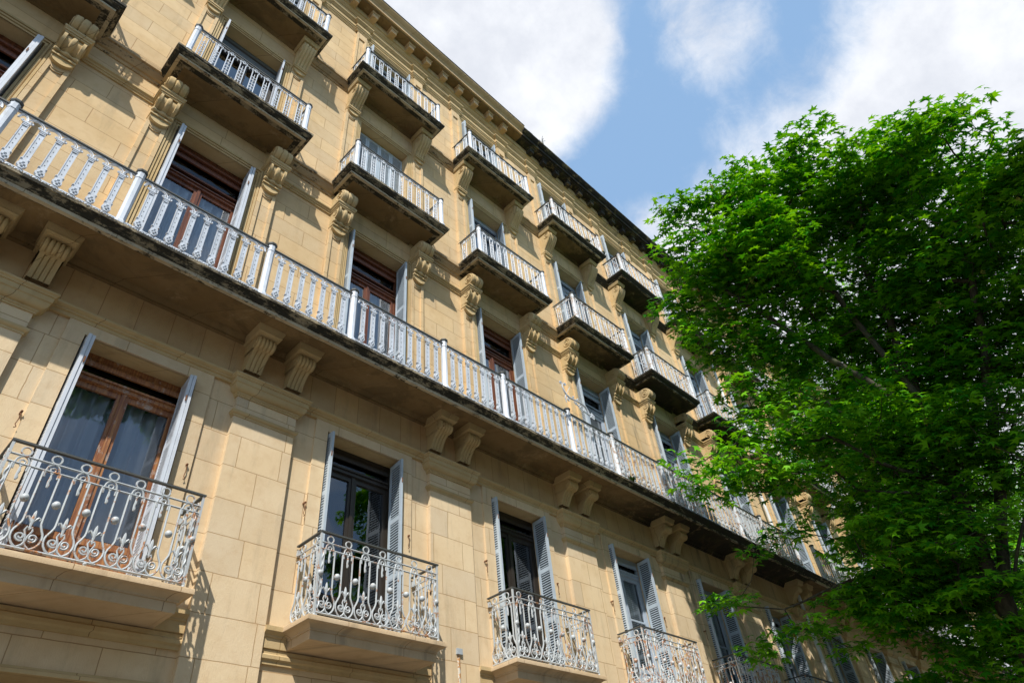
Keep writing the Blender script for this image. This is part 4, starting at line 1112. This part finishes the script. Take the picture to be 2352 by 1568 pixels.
sidelist = []; substack = []
LIMBS = [[(10.35, 1.42, .2), (10.24, 1.33, 1.91), (10.09, 1.25, 2.63), (10.24, 1.08, 3.87), (10.32, .96, 4.98), (10.37, .73, 6.58), (10.03, .49, 8.26)],
         [(10.24, 1.08, 3.87), (10.14, .91, 5.35), (9.94, 1.1, 6.98), (9.16, 1.14, 8.87)],
         [(10.18, 1.23, 2.27), (10.68, .5, 4.23), (10.55, -.15, 5.71), (9.93, -.91, 7.54)],
         [(10.28, 1.17, 3.72), (9.36, 1.51, 4.03), (8.51, 1.93, 4.46), (7.74, 2.67, 4.82)],
         [(10.09, 1.25, 2.63), (9.54, 2.18, 2.89), (9.21, 2.62, 2.89), (8.96, 3.48, 2.75), (8.5, 3.95, 2.87)],
         [(10.32, .96, 4.98), (9.74, 1.49, 5.93), (8.85, 2.1, 7.04), (8.35, 2.66, 8.2)],
         [(10.18, 1.23, 2.27), (10.01, .62, 3.1), (10.03, -.41, 4.51)]]
BLOBS = [(8.3, 2.4, 9.05, 0.85), (8.8, 1.41, 9.4, 0.98), (8.8, 0.6, 9.4, 0.86), (8.5, 0.14, 9.5, 0.4), (9.28, -0.2, 8.85, 0.95), (8.96, -1.18, 8.35, 0.7), (8.7, -1.3, 8.6, 0.3), (9.57, -1.41, 7.25, 0.85), (9.15, -1.98, 6.9, 0.75), (8.6, 2.94, 7.83, 0.63), (8.71, 1.89, 8.03, 1.03), (9.71, 1.11, 8.57, 1.37), (10.57, 0.18, 8.4, 1.69), (10.74, -0.74, 7.28, 1.63), (8.75, 2.63, 6.98, 0.68), (9.45, 1.98, 7.12, 1.03), (10.75, 1.28, 7.19, 1.37), (11.27, 0.39, 6.47, 1.71), (11.08, -0.53, 5.76, 1.23), (9.07, 2.41, 5.74, 0.62), (8.79, 2.95, 5.92, 0.51), (7.98, 2.53, 4.49, 0.75), (7.45, 3.05, 4.03, 0.47), (7.3, 3.8, 3.64, 0.23), (8.67, 1.64, 4.72, 0.74), (9.88, 1.27, 4.67, 0.85), (10.67, 0.55, 4.24, 1.21), (8.4, 2.28, 3.81, 0.5), (9.3, 1.7, 3.4, 0.8), (10.44, 1.53, 3.1, 1.3), (8.39, 2.94, 3.35, 0.38), (8.24, 3.82, 2.8, 0.28), (8.99, 3.58, 2.51, 0.46), (9.9, 2.4, 2.6, 0.7), (10.54, 2.34, 2.13, 1.09), (10.67, 1.24, 2.37, 0.87)]
K = 1.45
LIMBS = [[(a * K, b * K, c * K) for a, b, c in l] for l in LIMBS]; BLOBS = [(a * K, b * K, c * K, d * K) for a, b, c, d in BLOBS]
maple('large bright green maple in the foreground at the right, its limbs reaching over the facade', (10.4 * K, 1.45 * K, G), LIMBS, BLOBS, 23, 2250, 31, .295, .17, K)
def row_tree(x, y, dz, f, label, seed, n):
    L = [[(0, 0, .5), (0, .1, 3), (.2, .3, 6), (.3, .5, 9)], [(0, .1, 3), (-.8, 1.0, 5.5), (-1.6, 1.6, 8)], [(0, .1, 3), (1.4, -.4, 5), (2.0, -.8, 8)]]
    Bl = [(-1.6, 1.2, 8.4, 2.0), (.4, .8, 10.2, 2.4), (1.8, -.2, 9.0, 2.2), (-2.2, .2, 6.4, 1.7), (0, 1.6, 5.2, 1.9), (1.6, 1.0, 5.4, 2.1), (0, -.8, 7, 2.0), (2.6, .8, 7.2, 2.0), (-.6, 2.6, 7.4, 1.8), (0, 0, 12, 1.6)]
    maple(label, (x, y, G), [[(x + a * f, y + b * f, c * f + dz) for a, b, c in l] for l in L], [(x + a * f, y + b * f, c * f + dz, r * f) for a, b, c, r in Bl], seed, n, 24, .26, .22, 1.45)
row_tree(18.9, 2.7, 1.6, .98, 'dark maple close behind the big tree, its trunk near the downpipe', 21, 560)
row_tree(24.2, 2.4, 1.2, 1.0, 'middle maple of the dark row behind the big tree', 23, 560)
row_tree(30.5, 2.1, .6, 1.15, 'darker maple farther along the pavement, past the middle one', 11, 700)
row_tree(39.5, 2.1, -.2, 1.2, 'farthest maple of the row, low in the right corner under the other branches', 12, 600)
maple('unseen tall leaning maple by the near kerb, added so its crown shades the big tree', (9.8, -6.5, G), [[(9.8, -6.5, 2), (9.3, -6.5, 7), (8, -6.4, 11.5), (6.4, -6.2, 15), (5.5, -6, 17.3)]],  # stands out of view, added to shade the lower right of the big maple
      [(5.4, -6, 17.4, 2.0), (4.4, -6.8, 16.6, 1.7), (5.6, -7, 18, 1.7), (6.4, -6.4, 16.4, 1.6), (4.6, -5.4, 18.6, 1.6)], 31, 680, 26, .3, .2, K)
# the opposite row of the avenue, which the window glass mirrors: copies of the tree above
def copy_tree(src, x, y, rz, sc, label):
    r = src.copy(); COL.objects.link(r); r.location = (x, y, G); r.rotation_euler = (0, 0, rz); r.scale = (sc, sc, sc); r['label'] = label
    for ch in list(src.children):
        c = ch.copy(); COL.objects.link(c); c.parent = r
src = [o for o in bpy.data.objects if o.name.startswith('maple_tree') and o.type == 'EMPTY' and abs(o.location.x - 30.5) < .1][0]
for i, (x, sc) in enumerate(((17, 1.0), (27, 1.05), (37, 1.0), (-9, .98))):
    copy_tree(src, x, -12.4, 1.3 * i + .5, sc, ['maple across the street mirrored in the second lower window', 'maple across the street mirrored in the third lower window', 'maple across the street opposite the far end of the houses', 'maple across the street behind the left edge'][i])

# ------------------------------------------------------------------ weeds on the ledges
def weed(loc, label, n, h, seed):
    rng = random.Random(seed); mb = MB()
    for i in range(n):
        a = rng.uniform(0, 2 * PI); l = h * rng.uniform(.5, 1.1); s = rng.uniform(.15, .7); x0 = rng.uniform(-.06, .06)
        p = [(x0, 0, 0), (x0 + math.cos(a) * l * s * .4, math.sin(a) * l * s * .4, l * .6), (x0 + math.cos(a) * l * s, math.sin(a) * l * s, l * .9)]
        mb.tube(p, [.004, .006, .001], 3)
        for t in (.5, .8):
            q = [p[0][j] + (p[2][j] - p[0][j]) * t for j in range(3)]; mb.ball(q, .014, 0, sx=1.4, sz=.5, n=5, k=3)
    o = put('weed', mb.mesh('weed', ['weed_leaf']), None, loc); o['label'] = label; o['category'] = 'plant'; o['group'] = 'weeds growing on the stone ledges'
weed((12.05, 7.03, 7.33), 'green tuft of grass on the edge of the long balcony', 40, .16, 1)
weed((13.1, 7.18, 16.76), 'moss and weeds on the topmost balcony edge above the black stain', 50, .14, 2)
weed((13.9, 7.18, 16.76), 'small weeds at the right corner of the mossy top balcony', 50, .12, 3)
weed((13.4, 7.18, 12.27), 'weeds hanging on the second dirty balcony from the tree', 30, .10, 4)
weed((11.95, 7.4, 21.70), 'thin bare twig growing from the roof edge', 7, .40, 5)
weed((17.4, 7.18, 16.76), 'leafy weeds along the top balcony nearest the tree', 50, .16, 6)
